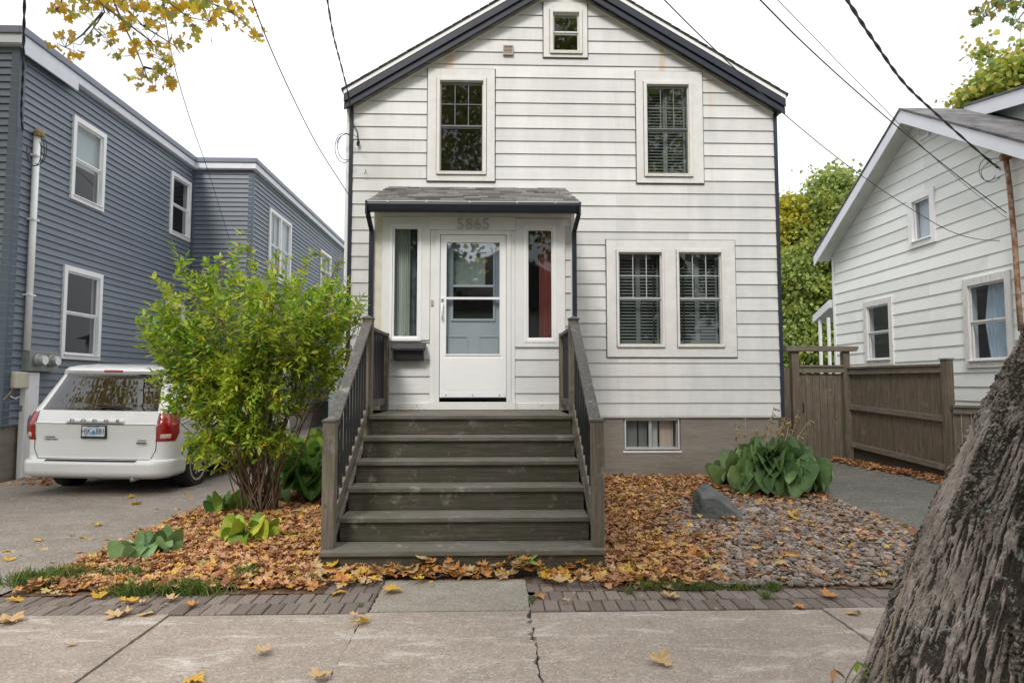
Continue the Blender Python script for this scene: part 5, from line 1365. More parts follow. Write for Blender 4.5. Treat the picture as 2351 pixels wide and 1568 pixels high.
# heap in front of the bottom step
for i in range(210):
    x = random.uniform(-1.36, 1.02); d = abs(random.gauss(0, .055)); y = 5.10 - d
    if x < -.85 or x > .35: y = 5.10 - abs(random.gauss(0, .13))
    hh = .07 * math.exp(-((5.1 - y) / .07) ** 2) * (1.0 + .5 * math.sin(x * 9))
    single_leaf(0, 0, random.choice(['yellow', 'tan', 'orange', 'orange', 'tan', 'tan']), random.uniform(.075, .125), 'maple leaf in the heap against the bottom step', 'leaves heaped against the bottom step', .36, 0, Vector((x, y, .03 + random.uniform(0, .5) * .05 + hh * random.random())))
for u, v, cl, s, lb in [(1212, 1290, 'green', .17, 'upright green maple leaf leaning on the bottom step')]:
    K['leaf_green'] = leaf_mat('green_leaf', [(0., (.20, .30, .06)), (1., (.30, .36, .08))], .5, .3)
    single_leaf(u, v, 'green', s, lb, None, .1, 0, Vector((P(1212, 1290, 5.04).x, 5.05, .11)))
    bpy.data.objects[-1] if False else None
for i in range(28):
    single_leaf(0, 0, random.choice(['yellow', 'yellow', 'orange', 'tan']), random.uniform(.10, .15), 'larger bright leaf on top of the brown leaf bed', 'bright leaves on the beds', .35, .05, Vector((lambda x, y: (x, y, g(x, y)))(*( (random.uniform(-3.2, -1.45), random.uniform(4.85, 6.4)) if i % 2 else (random.uniform(.95, 3.9), random.uniform(4.85, 7.2))))))
single_leaf(1160, 0, 'tan', .06, 'small pale leaf left on the top step', None, .1, 0, Vector((P(1004 - 3, 950, 6.7).x - .0 - .62, 6.72, DECK + .008)))
# ---- river stones
ico = bmesh.new(); bmesh.ops.create_icosphere(ico, subdivisions=2, radius=.5)
iv = np.array([v.co[:] for v in ico.verts]); ifc = np.array([[v.index for v in f.verts] for f in ico.faces]); ico.free()
st_t = []
for k in range(6):
    a = iv * np.array([1.0, .75, .45]) * (1 + .10 * np.sin(iv @ rng.normal(0, 4, (3, 1)) + k)); st_t.append((a, ifc))
n = 14000; x = rng.uniform(1.2, 4.12, n); y = rng.uniform(4.76, 8.3, n)
pb = np.clip((x - 1.5 - .35 * fbm2(x, y, 1.1, 2)) / .5, 0, 1) * np.clip((8.3 - y) / .4, 0, 1)
k = rng.uniform(0, 1, n) < pb; x, y = x[k], y[k]; k2 = rng.uniform(-3.4, -2.2, 500); y2 = rng.uniform(5.0, 5.9, 500); x = np.concatenate([x, k2]); y = np.concatenate([y, y2])
sz = rng.gamma(6, .0074, len(x)).clip(.022, .11)
V, Fa = scatter(st_t, np.column_stack([x, y, gv(x, y) + .012 + rng.uniform(0, .02, len(x))]), rotm(len(x), .3), sz)
tag(np_mesh('river_stones', V, Fa, K['pebble'], smooth=True), 'bed of small rounded grey and pink river stones beside the asphalt drive', 'pebbles', kind='stuff')
# slate chips at the driveway corner
# ---- big rock
def rockmesh(name, c0, sc_, seed, mat, planes):
    b = bmesh.new(); bmesh.ops.create_icosphere(b, subdivisions=5, radius=1.0)
    rr = np.random.default_rng(seed)
    from mathutils import noise as mn
    for v in b.verts:
        d = v.co.normalized(); t = 1.0
        for nrm, h in planes:
            q = d.dot(Vector(nrm).normalized())
            if q > 1e-3: t = min(t, h / q)
        v.co = d * t * (1 + .05 * mn.noise(d * 2.2) + .018 * mn.noise(d * 9))
        v.co = Vector((v.co.x * sc_[0], v.co.y * sc_[1], v.co.z * sc_[2])) + Vector(c0)
    me = bpy.data.meshes.new(name); b.to_mesh(me); b.free(); me.materials.append(mat)
    o = bpy.data.objects.new(name, me); COL.objects.link(o); me.polygons.foreach_set('use_smooth', [True] * len(me.polygons)); me.set_sharp_from_angle(angle=R(25)); return o
rp = PG(1655, 1198)
tag(rockmesh('rock', (rp.x, rp.y + .15, rp.z + .08), (.30, .26, .31), 3, K['rock'], [((-1, -.2, .08), .72), ((.75, -.35, 1.0), .48), ((-.25, -.5, .95), .78), ((.2, -1, .15), .60), ((-.35, -.9, .1), .68), ((.9, .4, .3), .85), ((0, 1, .3), .7), ((-.9, .2, .1), .8)]), 'angular blue grey rock sitting among the leaves right of the steps', 'rock')
rp = PG(1730, 1178); tag(rockmesh('stone', (rp.x, rp.y, rp.z + .02), (.12, .08, .045), 5, simple('pale_stone', (.36, .33, .31), (.28, .25, .24), 12, .8, .3), [((0, 0, 1), .9)]), 'flat pale stone lying beside the large grey rock', 'stone')
rp = PG(30, 1086); tag(rockmesh('rubble_stone', (rp.x, rp.y + .1, rp.z + .06), (.42, .3, .24), 8, simple('rubble', (.27, .235, .19), (.18, .155, .125), 9, .9, .6), [((-.6, -.2, 1), .6), ((1, -.4, .8), .7), ((0, -1, .2), .75)]), 'rough tan stone lying at the foot of the blue house', 'stone')
# ---- grass
def grass(n, spots, h0, h1, name, label):
    ps = []
    for (u, v, ru, rv, w) in spots:
        c_ = PG(u, v); m_ = max(3, int(n * w)); a = PG(u + ru, v); b_ = PG(u, v - rv)
        rx_, ry_ = abs(a.x - c_.x), abs(b_.y - c_.y)
        q = rng.normal(0, .45, (m_, 2)); ps.append(np.column_stack([c_.x + q[:, 0] * rx_, c_.y + q[:, 1] * ry_]))
    ps = np.concatenate(ps); N = len(ps); pos = np.column_stack([ps, gv(ps[:, 0], ps[:, 1])])
    T = np.array([(-.045, 0, 0), (.045, 0, 0), (.03, .6, .06), (-.03, .6, .06), (0, 1.0, .35)])
    d = np.column_stack([rng.normal(0, .5, N), rng.normal(0, .5, N), np.ones(N)])
    V, Fa = scatter([(T, np.array([(0, 1, 2), (0, 2, 3), (3, 2, 4)]))], pos, rot_to(d, rng.uniform(0, 6.28, N)), rng.uniform(h0, h1, N))
    return tag(np_mesh(name, V, Fa, K['grass']), label, 'grass', kind='stuff')
grass(3000, [(110, 1338, 80, 14, .32), (160, 1325, 50, 10, .1), (60, 1342, 30, 8, .06), (280, 1328, 70, 9, .15), (300, 1365, 50, 8, .1), (430, 1362, 90, 8, .2), (560, 1330, 30, 14, .12), (700, 1345, 30, 6, .02)], .05, .13, 'grass', 'tufts of green grass at the front edge of the left bed')
grass(1500, [(1500, 1350, 60, 6, .25), (1600, 1352, 80, 5, .2), (1700, 1352, 60, 5, .12), (1775, 1354, 16, 6, .12), (1760, 1372, 10, 4, .04), (2020, 1330, 50, 10, .15), (1445, 1362, 12, 3, .02), (1660, 1245, 200, 60, .05)], .03, .085, 'grass', 'thin weeds along the pavers of the right bed')
grass(120, [(828, 1394, 4, 3, .3), (1222, 1384, 4, 4, .4), (540, 1112, 20, 8, .5)], .02, .05, 'grass', 'tiny weeds in the pavement joints')
# ---- hostas
def hosta_tpl(droop, cup, seed):
    nu, nv = 9, 13; vs = []
    for j in range(nu):
        t = j / (nu - 1)
        w = .64 * (math.sin(math.pi * min(1, (t * .93 + .07) ** .62)) ** .55 if 0 < t < 1 else 0) + (.10 if j == 0 else 0)
        for i in range(nv):
            s = (i / (nv - 1)) * 2 - 1
            y = t - .22 * (abs(s) ** 1.3) * (1 - t) ** 2
            z = .22 * math.sin(t * 1.9) - droop * t * t + cup * (s * w) ** 2 * 3 + .010 * math.cos(s * 19 * (1 - .2 * t)) + .02 * math.sin(t * 8 + s * 2 + seed)
            vs.append((s * w, y, z))
    fs = [(j * nv + i, j * nv + i + 1, (j + 1) * nv + i + 1, (j + 1) * nv + i) for j in range(nu - 1) for i in range(nv - 1)]
    return np.array(vs), np.array(fs)
HT = [hosta_tpl(d, c_, i) for i, (d, c_) in enumerate(((.35, .6), (.55, .35), (.2, .8), (.7, .2)))]
def hosta(name, label, c0, rad, h, nl, size, mat, seed=1, stalks=0, emin=8):
    root = thing(name, label, 'plant', tuple(c0))
    rr = np.random.default_rng(seed)
    k = np.arange(nl); az = k * 2.39996 + rr.normal(0, .25, nl); t = (k + .5) / nl       # t=0 outer, 1 inner
    el = np.radians(-60 + emin * 1.3 + 42 * t ** 1.3 + rr.normal(0, 7, nl)); rr0 = rad * (1 - .85 * t) * 1.15
    base = np.column_stack([np.cos(az) * rr0 * .62, np.sin(az) * rr0 * .62, h * (.34 + .64 * t ** .6) + rr.normal(0, .03, nl) * h]) + np.array(c0)
    dirs = np.column_stack([np.cos(az) * np.cos(el), np.sin(az) * np.cos(el), np.sin(el)])
    V, Fa = scatter(HT, base, rot_to(dirs, rr.normal(0, .22, nl)), size * rr.uniform(.75, 1.15, nl))
    np_mesh('foliage', V, Fa, mat, root, True)
    c = MB()
    for i in range(nl):
        a = Vector(c0) + Vector((math.cos(az[i]), math.sin(az[i]), 0)) * .03; b = Vector(base[i]); mm = a.lerp(b, .5) + Vector((0, 0, .05))
        c.tube([a, mm, b], [.008, .006, .004], 4, False)
    c.build('leaf_stalks', K['hosta_mid'], root, normals=False)
    return root
hp = PG(1755, 1118); hc = (hp.x - .03, 8.32, g(hp.x, 8.3))
hb = hosta('hosta_plant', 'large blue green hosta with dry flower stalks by the house corner', hc, .78, .47, 190, .225, K['hosta'], 2)
HS = [(1690, 965, 1702, 1060), (1712, 958, 1705, 1050), (1777, 934, 1745, 1060), (1790, 985, 1760, 1060), (1803, 958, 1765, 1060), (1795, 972, 1770, 1060), (1762, 970, 1750, 1050), (1832, 952, 1795, 1060), (1858, 964, 1800, 1065), (1845, 1015, 1815, 1070), (1815, 965, 1790, 1060), (1735, 985, 1735, 1050)]
c = MB(); pods = []
for (u1, v1, u0, v0) in HS:
    D = 8.55 + random.uniform(-.3, .35); a = P(u0, v0, D - .1); b = P(u1, v1, D); mm = a.lerp(b, .5) + Vector((random.uniform(-.03, .03), 0, .0)); c.tube([a, mm, b], [.009, .008, .005], 4)
    for k in range(14):
        t = random.uniform(.55, 1.0); p = mm.lerp(b, (t - .5) * 2); q = p + Vector((random.gauss(0, .03), random.gauss(0, .03), -.02 - random.random() * .02)); c.tube([p, q], [.003, .011], 4)
c.build('flower_stalks', K['straw'], hb)
hp = PG(565, 1250); hosta('hosta_plant', 'yellow green hosta at the foot of the shrub', (hp.x, hp.y + .05, hp.z), .22, .15, 14, .15, K['hosta_lime'], 5, emin=12)
hp = PG(330, 1285); hosta('hosta_plant', 'small flat dark hosta near the driveway edge', (hp.x, hp.y + .05, hp.z), .22, .11, 12, .15, K['hosta'], 6, emin=14)
hp = PG(520, 1178); hosta('hosta_plant', 'small dark hosta behind the leaf bed left of the shrub stem', (hp.x, hp.y, hp.z), .20, .13, 10, .17, K['hosta_mid'], 7)
for i, (u, v, mt, sz_) in enumerate([(705, 1150, 'hosta_mid', .24), (745, 1120, 'hosta_mid', .24), (690, 1085, 'hosta_lime', .22), (735, 1060, 'hosta_mid', .22)]):
    hp = PG(u, v); hosta('hosta_plant', ['glossy green hosta left of the lower stair post, nearest the leaves', 'glossy green hosta tucked against the steps', 'yellowing hosta between the shrub and the steps', 'green hosta farthest back beside the steps'][i], (hp.x, hp.y, hp.z), .36, .42, 34, sz_, K[mt], 11 + i, emin=14)
# flower pots beyond the shrub
for i, (u, v, cl, lb) in enumerate([(718, 978, (.28, .10, .06), 'terracotta flower pot beyond the shrub'), (738, 968, (.05, .05, .06), 'dark round flower pot beyond the shrub')]):
    p = P(u, v, 11.5); zz = g(p.x, 11.5); r_ = thing('flower_pot', lb, 'flower pot', (p.x, 11.5, zz))
    c = MB(); c.lathe([(.11, 0), (.16, .24), (.18, .24), (.18, .29), (.15, .29), (.14, .22)], (p.x, 11.5, zz), 20); c.build('pot', simple('pot', cl, None, 6, .7, .1), r_)
# ================================================================== SHRUB
OV = np.array([(0, 0, 0), (.20, .28, .02), (.17, .62, .03), (0, 1.0, -.06), (-.17, .62, .03), (-.20, .28, .02), (0, .45, -.05)])
OF = np.array([(6, 0, 1), (6, 1, 2), (6, 2, 3), (6, 3, 4), (6, 4, 5), (6, 5, 0)])
bp = PG(588, 1188); BC = np.array([bp.x, bp.y + .12, bp.z])
shrub = thing('shrub', 'big multi stemmed green shrub with yellowing leaves left of the wooden steps', 'shrub', tuple(BC))
mpx = lambda u: P(u, 780, 7.0).x
mpz = lambda v: P(575, v, 7.0).z
def E(u, v, ru, rv, ry, w): return (np.array([mpx(u), 7.0, mpz(v)]), np.array([ru / 211.0, ry, rv / 211.0]), w)
ELL = [E(560, 740, 165, 150, .75, 1.0), (E(690, 730, 120, 115, .7, .55)), E(430, 770, 95, 90, .6, .35), E(640, 870, 135, 90, .6, .55), E(520, 880, 130, 85, .6, .45), E(760, 700, 65, 70, .45, .22), E(740, 830, 55, 90, .4, .15), E(440, 930, 70, 45, .4, .20), E(610, 970, 110, 50, .5, .22), E(500, 1000, 75, 50, .4, .16), E(420, 860, 70, 70, .45, .25), E(570, 1010, 110, 40, .45, .18)]
def samp(n):
    out = []; ws = np.array([e[2] for e in ELL]); ws = ws / ws.sum()
    for c_, r_, w in ELL:
        m_ = int(n * w / sum(e[2] for e in ELL)) + 1
        d = rng.normal(0, 1, (m_, 3)); d /= np.linalg.norm(d, axis=1, keepdims=True)
        rad = rng.uniform(.28, 1.0, m_) ** .5 * (1 + rng.normal(0, .05, m_)); q_ = c_ + d * rad[:, None] * r_; kk = q_[rng.integers(0, m_, max(3, m_ // 7))]; own = kk[rng.integers(0, len(kk), m_)]; q_ = np.where(rng.uniform(0, 1, (m_, 1)) < .6, own + rng.normal(0, .085, (m_, 3)), q_); out.append(q_)
    return np.concatenate(out)
tips = samp(1450)
shoot = [(398, 560), (415, 600), (430, 585), (555, 535), (545, 570), (572, 560), (668, 590), (700, 590), (720, 575), (778, 600), (800, 640), (832, 680), (325, 715), (318, 745), (345, 700), (350, 640), (360, 640), (830, 720), (470, 600), (505, 590), (620, 600), (640, 580), (340, 790), (810, 800), (345, 850), (382, 655), (530, 560), (740, 590), (760, 640)]
stips = np.array([tuple(P(u, v, 7.0 + random.uniform(-.35, .35))) for u, v in shoot])
cen = np.array([mpx(575), 7.0, mpz(820)])
# main stems
c = MB(); stems = []
nst = 60
for i in range(nst):
    tgt = tips[rng.integers(0, len(tips))] if i < 46 else stips[rng.integers(0, len(stips))]
    a = rng.uniform(0, 6.28); r0 = rng.uniform(.02, .19); b0 = BC + np.array([math.cos(a) * r0, math.sin(a) * r0 * .8, -.03])
    hgt = tgt[2] - b0[2]; bow = np.array([(tgt[0] - b0[0]) * .18, (tgt[1] - b0[1]) * .2, 0])
    pts = []
    for k in range(9):
        t = k / 8; p = b0 * (1 - t) + tgt * t; lat = (t ** 1.5 - t); p = p + np.array([(tgt[0] - b0[0]) * lat * .35, (tgt[1] - b0[1]) * lat * .35, 0]) + rng.normal(0, .018, 3) * (0 < k < 8)
        pts.append(p)
    stems.append(np.array(pts)); r1 = rng.uniform(.006, .014)
    c.tube([tuple(p) for p in pts], [r1 * (1 - .75 * k / 8) for k in range(9)], 6)
c.build('stems', K['twig'], shrub, smooth=True)
c = MB()
for i in range(5):                                   # old gnarled base trunks
    a = i * .72; r0 = .075; b0 = Vector((BC[0] + math.cos(a) * r0 * 1.2 + .02, BC[1] + math.sin(a) * r0, BC[2] - .06)); h = random.uniform(.45, .95)
    tp = b0 + Vector((math.cos(a) * .16 - .06, math.sin(a) * .12, h)); pts = [b0 + (tp - b0) * (k / 6) + Vector((random.gauss(0, .012), random.gauss(0, .012), 0)) for k in range(7)]
    c.tube(pts, [.050, .038, .032, .029, .025, .020, .014], 9)
tr = c.build('trunk', K['stem_bark'], shrub, smooth=True)
# twigs with paired leaves
SP = np.concatenate(stems); tw = MB(); pos, dirs, sz, roll = [], [], [], []
alltips = np.concatenate([tips, stips]); nsh = len(stips)
for i, tp in enumerate(alltips):
    is_sh = i >= len(tips)
    if not is_sh and (tp[2] < BC[2] + .5): continue
    dd = SP - tp; d2 = (dd ** 2).sum(1) + 3 * np.maximum(0, SP[:, 2] - tp[2] + .05) ** 2 * 4
    s = SP[np.argmin(d2)]; out = tp - cen; out /= np.linalg.norm(out) + 1e-6
    L = rng.uniform(.20, .36) if not is_sh else rng.uniform(.5, .7)
    dr0 = out * .75 + np.array([0, 0, .55]) + rng.normal(0, .28, 3); dr0 /= np.linalg.norm(dr0)
    st_ = tp - dr0 * L
    if (i % 3 == 0 and np.linalg.norm(s - st_) < .32) or is_sh: tw.tube([tuple(s), tuple((s + st_) / 2 + rng.normal(0, .02, 3)), tuple(st_), tuple(tp)], [.005, .004, .003, .0015], 4, False)
    npair = int(L / .042)
    for k in range(npair):
        t = (k + .6) / npair; p = st_ + (tp - st_) * t
        ax = np.cross(dr0, rng.normal(0, 1, 3)); ax /= np.linalg.norm(ax)
        for sg in (1, -1):
            if rng.uniform() < .12: continue
            d = ax * sg * .9 + dr0 * .65 + np.array([0, 0, -.12]) + rng.normal(0, .18, 3)
            pos.append(p); dirs.append(d); sz.append((.042 + .070 * rng.uniform() ** 1.3) * (1.12 if is_sh else 1)); roll.append(rng.normal(0, .6))
    pos.append(tp); dirs.append(dr0); sz.append(.06); roll.append(0)
tw.build('twigs', K['twig'], shrub, normals=False)
pos, dirs, sz, roll = map(np.array, (pos, dirs, sz, roll))
V, Fa = scatter([(OV, OF)], pos, rot_to(dirs, roll), sz)
np_mesh('foliage', V, Fa, K['bush'], shrub)

# ================================================================== TREES
QV = np.array([(-.42, 0, 0), (.42, 0, 0), (.5, .55, .08), (0, 1.0, -.1), (-.5, .55, .08)]); QF = np.array([(0, 1, 2), (0, 2, 4), (4, 2, 3)])
def tree(name, label, base, H, blobs, n_clump, per, lsz, mat, trunk_r, cat='tree', clump_r=.5, tseed=3, tops=None, group=None, bark='branch', spread=.8, tpl=None):
    root = thing(name, label, cat, tuple(base), group); rr = np.random.default_rng(tseed); b = np.array(base, float)
    ws = np.array([x_[2] for x_ in blobs], float); ws /= ws.sum(); cl = []
    for (c_, r_, w) in blobs:
        m_ = max(2, int(n_clump * w / sum(x_[2] for x_ in blobs)))
        d = rr.normal(0, 1, (m_, 3)); d /= np.linalg.norm(d, axis=1, keepdims=True)
        cl.append(np.array(c_) + d * (rr.uniform(.25, 1, m_) ** .45)[:, None] * np.array(r_))
    cl = np.concatenate(cl); c = MB(); top = b + np.array([0, 0, H * .8])
    c.tube([tuple(b + np.array([rr.normal(0, .02) * H * .1, rr.normal(0, .02) * H * .1, H * .8 * k / 7 - (.1 if k == 0 else 0)])) for k in range(8)], [trunk_r * (1.25 if k == 0 else 1 - .11 * k) for k in range(8)], 10)
    for i in range(0, len(cl), max(1, len(cl) // 45)):
        p = cl[i]; hz = min(p[2] - b[2] - .1, rr.uniform(.25, .75) * H); s = b + np.array([0, 0, max(.3, hz * .8)])
        m1 = s * .5 + p * .5 + np.array([0, 0, -.06 * H * rr.uniform(0, 1)]) + rr.normal(0, .02 * H, 3)
        c.tube([tuple(s), tuple(m1), tuple(p)], [trunk_r * .32, trunk_r * .18, trunk_r * .05], 5, False)
    c.build('trunk', K[bark], root, smooth=True)
    N = len(cl) * per; idx = np.repeat(np.arange(len(cl)), per); cr = clump_r * rr.uniform(.5, 1.3, len(cl))
    off = rr.normal(0, .5, (N, 3)) * cr[idx][:, None] * np.array([1, 1, .7]); p = cl[idx] + off
    d = rr.normal(0, 1, (N, 3)) + np.array([0, 0, -.3])
    V, Fa = scatter(tpl or [(QV, QF)], p, rot_to(d, rr.uniform(0, 6.28, N)), lsz * rr.uniform(.6, 1.35, N))
    np_mesh('crown', V, Fa, mat, root); return root
def at(u, v, D): p = P(u, v, D); return (p.x, p.y, p.z)
def bl(u, v, D, ru, rv, ry, w): return (at(u, v, D), (ru / F * D, ry, rv / F * D), w)
x_ = at(1900, 700, 21)[0]
tree('evergreen_tree', 'tall bright green tree standing between the white house and the pale house', (x_, 21, .4), 8.2, [bl(1908, 500, 21, 36, 80, 1.1, .9), bl(1890, 600, 21, 50, 90, 1.3, 1.1), bl(1860, 720, 21, 72, 100, 1.4, 1.5), bl(1890, 800, 21, 80, 70, 1.4, 1), bl(1825, 800, 21, 50, 80, 1.3, .9), bl(1915, 430, 21, 18, 32, .5, .25), bl(1815, 640, 21, 36, 50, 1, .4)], 620, 110, .105, K['tree_green'], .2, clump_r=.55)
x_ = at(1815, 700, 22)[0]
tree('yellowing_tree', 'yellowing maple showing behind the corner of the white house', (x_, 23, .4), 7, [bl(1800, 520, 22, 40, 70, 1, 1), bl(1835, 520, 22, 38, 65, 1, 1), bl(1805, 600, 22, 45, 60, 1, .7)], 170, 90, .12, K['tree_yellow'], .13, clump_r=.5, tseed=5)
# bare twigs over it
root = thing('bare_tree', 'leafless grey treetop above the yellowing maple', 'tree', (at(1815, 500, 27)[0], 27, 0)); c = MB()
b0 = Vector(at(1820, 560, 27)); c.tube([Vector((b0.x, 27, .3)), b0], [.12, .06], 8)
for i in range(46):
    a = random.gauss(0, .45); L = random.uniform(.8, 2.9); s = b0 + Vector((random.uniform(-.9, .9), random.uniform(-.6, .6), random.uniform(-.6, .2)))
    e = s + Vector((math.sin(a) * L, random.gauss(0, .3), math.cos(a) * L)); c.tube([s, s.lerp(e, .5) + Vector((random.gauss(0, .1), 0, 0)), e], [.016, .010, .004], 4, False)
c.build('branches', K['branch'], root, normals=False)
# tree top behind the pale house
D = 21; bx_ = at(2330, 200, D)
tree('maple_tree', 'green and gold maple crown rising behind the pale house dormer', (bx_[0] + 1.5, D, .4), 13, [bl(2300, 195, D, 58, 34, 1.4, .8), bl(2350, 165, D, 46, 50, 1.6, 1.0), bl(2252, 222, D, 34, 13, .9, .3), bl(2420, 170, D, 80, 60, 2, 1), bl(2330, 260, D, 110, 45, 2, .8), bl(2275, 115, D, 20, 24, .5, .05)], 240, 36, .16, K['tree_mixed'], .25, clump_r=.55, tseed=9)

# ---- the sprays of maple leaves hanging into the picture
def spray(name, label, cx, blobs, lines, size, mat, D0, dsp, seed):
    root = thing(name, label, 'branch', cx); rr = np.random.default_rng(seed); c = MB(); pts = []
    for ln in lines:
        dd = D0 + rr.uniform(-dsp, dsp) * .4; q = [P(u, v, dd) for u, v in ln]; c.tube(q, [.013 * (1 - .75 * k / (len(q) - 1)) for k in range(len(q))], 5); pts += q
    LP = []; 
    for (u, v, ru, rv, n) in blobs:
        for _ in range(max(2, int(n * .62))):
            uu, vv = rr.normal(u, ru * .55), rr.normal(v, rv * .55); LP.append(tuple(P(uu, vv, D0 + rr.uniform(-dsp, dsp))))
    LP = np.array(LP); PT = np.array([tuple(p) for p in pts])
    for p in LP[::2]:
        s = PT[np.argmin(((PT - p) ** 2).sum(1))]; e = Vector(p); s = Vector(s); mm = s.lerp(e, .5) + Vector((rr.normal(0, .03), rr.normal(0, .05), .03)); c.tube([s, mm, e], [.0035, .0025, .0015], 4, False)
    c.build('twigs', K['branch'], root, normals=False)
    N = len(LP); d = rr.normal(0, .7, (N, 3)) + np.array([0, -.2, -.9])
    V, Fa = scatter(TPL, LP, rot_to(d, rr.normal(0, .9, N)), size * rr.uniform(.6, 1.2, N)); np_mesh('leaves', V, Fa, mat, root); return root
spray('maple_branch', 'autumn maple branch hanging in above the blue house', tuple(P(250, -150, 6.3)),
      [(130, 22, 35, 16, 26), (190, 20, 45, 22, 34), (260, 10, 60, 18, 44), (340, 10, 60, 22, 50), (400, 30, 40, 25, 34), (300, 45, 60, 25, 34), (450, 15, 60, 24, 56), (520, 18, 50, 20, 44), (560, 50, 24, 16, 20), (590, 80, 16, 16, 18), (480, 55, 40, 14, 16), (150, 85, 30, 12, 14), (125, 110, 14, 9, 6), (160, 130, 30, 7, 14), (200, 95, 30, 14, 14), (245, 80, 26, 18, 14), (258, 105, 20, 10, 8), (315, 100, 26, 20, 20), (275, 130, 26, 8, 10), (370, 110, 34, 18, 26), (330, 65, 50, 22, 30), (410, 105, 20, 10, 12), (385, 145, 22, 16, 18), (325, 185, 22, 16, 20), (390, 190, 18, 14, 14), (345, 205, 16, 10, 8), (375, 165, 26, 12, 12), (430, 80, 30, 20, 18)],
      [[(225, -60), (232, 0), (240, 28), (215, 65), (185, 104)], [(250, -60), (262, 5), (285, 60), (315, 120), (330, 158), (340, 185)], [(262, -50), (275, 5), (330, 62), (400, 105), (415, 125)], [(240, 15), (300, 60), (345, 95), (385, 140)], [(420, -50), (470, 0), (540, 35), (590, 78), (605, 85)], [(150, -50), (140, 10), (130, 25)], [(330, 155), (375, 165), (400, 190)], [(300, -50), (380, 0), (430, 40), (480, 50)], [(235, 30), (190, 80), (150, 110)]],
      .10, K['maple'], 6.4, .5, 4)
spray('maple_branch', 'green maple branch hanging in at the upper right corner', tuple(P(2340, -150, 6.8)),
      [(2320, 10, 40, 16, 26), (2270, 28, 34, 14, 20), (2245, 45, 16, 16, 12), (2320, 40, 26, 20, 18), (2345, 60, 10, 18, 6), (2345, 110, 8, 8, 4), (2290, 5, 30, 14, 16)],
      [[(2380, -60), (2320, 0), (2260, 40)], [(2400, -20), (2350, 30), (2325, 60)]], .11, leaf_mat('green_maple', [(0., (.09, .15, .03)), (.5, (.20, .28, .05)), (.85, (.42, .40, .07)), (1., (.5, .3, .08))], .5, .4), 6.8, .4, 6)

# ================================================================== BIG TRUNK IN THE FOREGROUND
def vnoise(x, y, z, seed):
    def h(i, j, k):
        n_ = (i * 374761393 + j * 668265263 + k * 2147483647 + seed * 974634777) & 0xffffffff
        n_ = ((n_ ^ (n_ >> 13)) * 1274126177) & 0xffffffff; return ((n_ ^ (n_ >> 16)) & 0xffff) / 65535.0
    xi, yi, zi = (np.floor(a).astype(np.int64) for a in (x, y, z)); fx, fy, fz = x - xi, y - yi, z - zi
    fx, fy, fz = (f * f * (3 - 2 * f) for f in (fx, fy, fz)); r = 0
    for a in (0, 1):
        for b_ in (0, 1):
            for c_ in (0, 1):
                r = r + h(xi + a, yi + b_, zi + c_) * (fx if a else 1 - fx) * (fy if b_ else 1 - fy) * (fz if c_ else 1 - fz)
    return r
def fb(x, y, z, seed, o=4):
    r, a, s = 0, .5, 1.0
    for k in range(o): r = r + a * (vnoise(x * s, y * s, z * s, seed + k) - .5); a *= .5; s *= 2.03
    return r
tha = np.concatenate([np.linspace(R(118), R(268), 950, endpoint=False), np.linspace(R(268), R(478), 110, endpoint=False)]); zza = np.concatenate([np.linspace(-.12, 1.95, 800, endpoint=False), np.linspace(1.95, 3.1, 60)])
nt, nz = len(tha), len(zza); th = tha[None]; zz = zza[:, None]
def solve(z, ang, y, r):
    return None
cyT = 2.55
zk_ = np.array([-.12, .0, .20, .39, .545, .75, .93, 1.10, 1.27, 1.47, 1.70, 2.2, 3.1]); angk = np.radians([26.6, 27.6, 29.0, 30.2, 31.2, 32.8, 33.9, 35.3, 36.5, 38.0, 39.6, 43.0, 48.0]); rk = np.array([.88, .83, .76, .71, .68, .64, .61, .59, .57, .55, .53, .50, .46])
cxk = []
for a_, r_ in zip(angk, rk):
    lo, hi = .5, 8.0
    for _ in range(50):
        m_ = (lo + hi) / 2; dist = math.hypot(m_, cyT); val = math.atan2(m_, cyT) - math.asin(min(.99, r_ / dist))
        lo, hi = (m_, hi) if val < a_ else (lo, m_)
    cxk.append(lo)
cx = np.interp(zz, zk_, cxk); rad = np.interp(zz, zk_, rk)
rad = rad - .012
ux, uy = np.cos(th) * .6, np.sin(th) * .6
tw_ = zz * .10
# plates and furrows that fork, running up the stem
X_, Y_, Z_ = np.cos(th + tw_) * .6, np.sin(th + tw_) * .6, zz + 0 * th
wx, wy = .05 * fb(X_ * 3, Y_ * 3, Z_ * 2.2, 5), .06 * fb(X_ * 3, Y_ * 3, Z_ * 2.2, 15)
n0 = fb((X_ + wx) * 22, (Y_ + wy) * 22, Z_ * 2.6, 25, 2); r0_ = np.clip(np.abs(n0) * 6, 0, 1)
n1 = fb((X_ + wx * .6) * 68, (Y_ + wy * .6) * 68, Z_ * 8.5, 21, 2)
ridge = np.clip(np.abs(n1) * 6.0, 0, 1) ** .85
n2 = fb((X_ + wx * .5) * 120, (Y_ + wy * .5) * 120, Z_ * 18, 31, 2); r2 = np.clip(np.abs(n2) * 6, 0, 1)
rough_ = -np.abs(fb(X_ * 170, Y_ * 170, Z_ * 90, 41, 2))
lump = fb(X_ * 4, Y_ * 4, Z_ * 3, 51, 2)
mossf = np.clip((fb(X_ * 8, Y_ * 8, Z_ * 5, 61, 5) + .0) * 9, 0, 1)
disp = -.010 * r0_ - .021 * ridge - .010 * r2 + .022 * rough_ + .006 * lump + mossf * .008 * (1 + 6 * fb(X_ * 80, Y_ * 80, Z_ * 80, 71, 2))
Rr = rad + disp
px_, py_, pz_ = cx + Rr * np.cos(th), cyT + Rr * np.sin(th), zz + 0 * th
V = np.stack([px_, py_, pz_], 2).reshape(-1, 3)
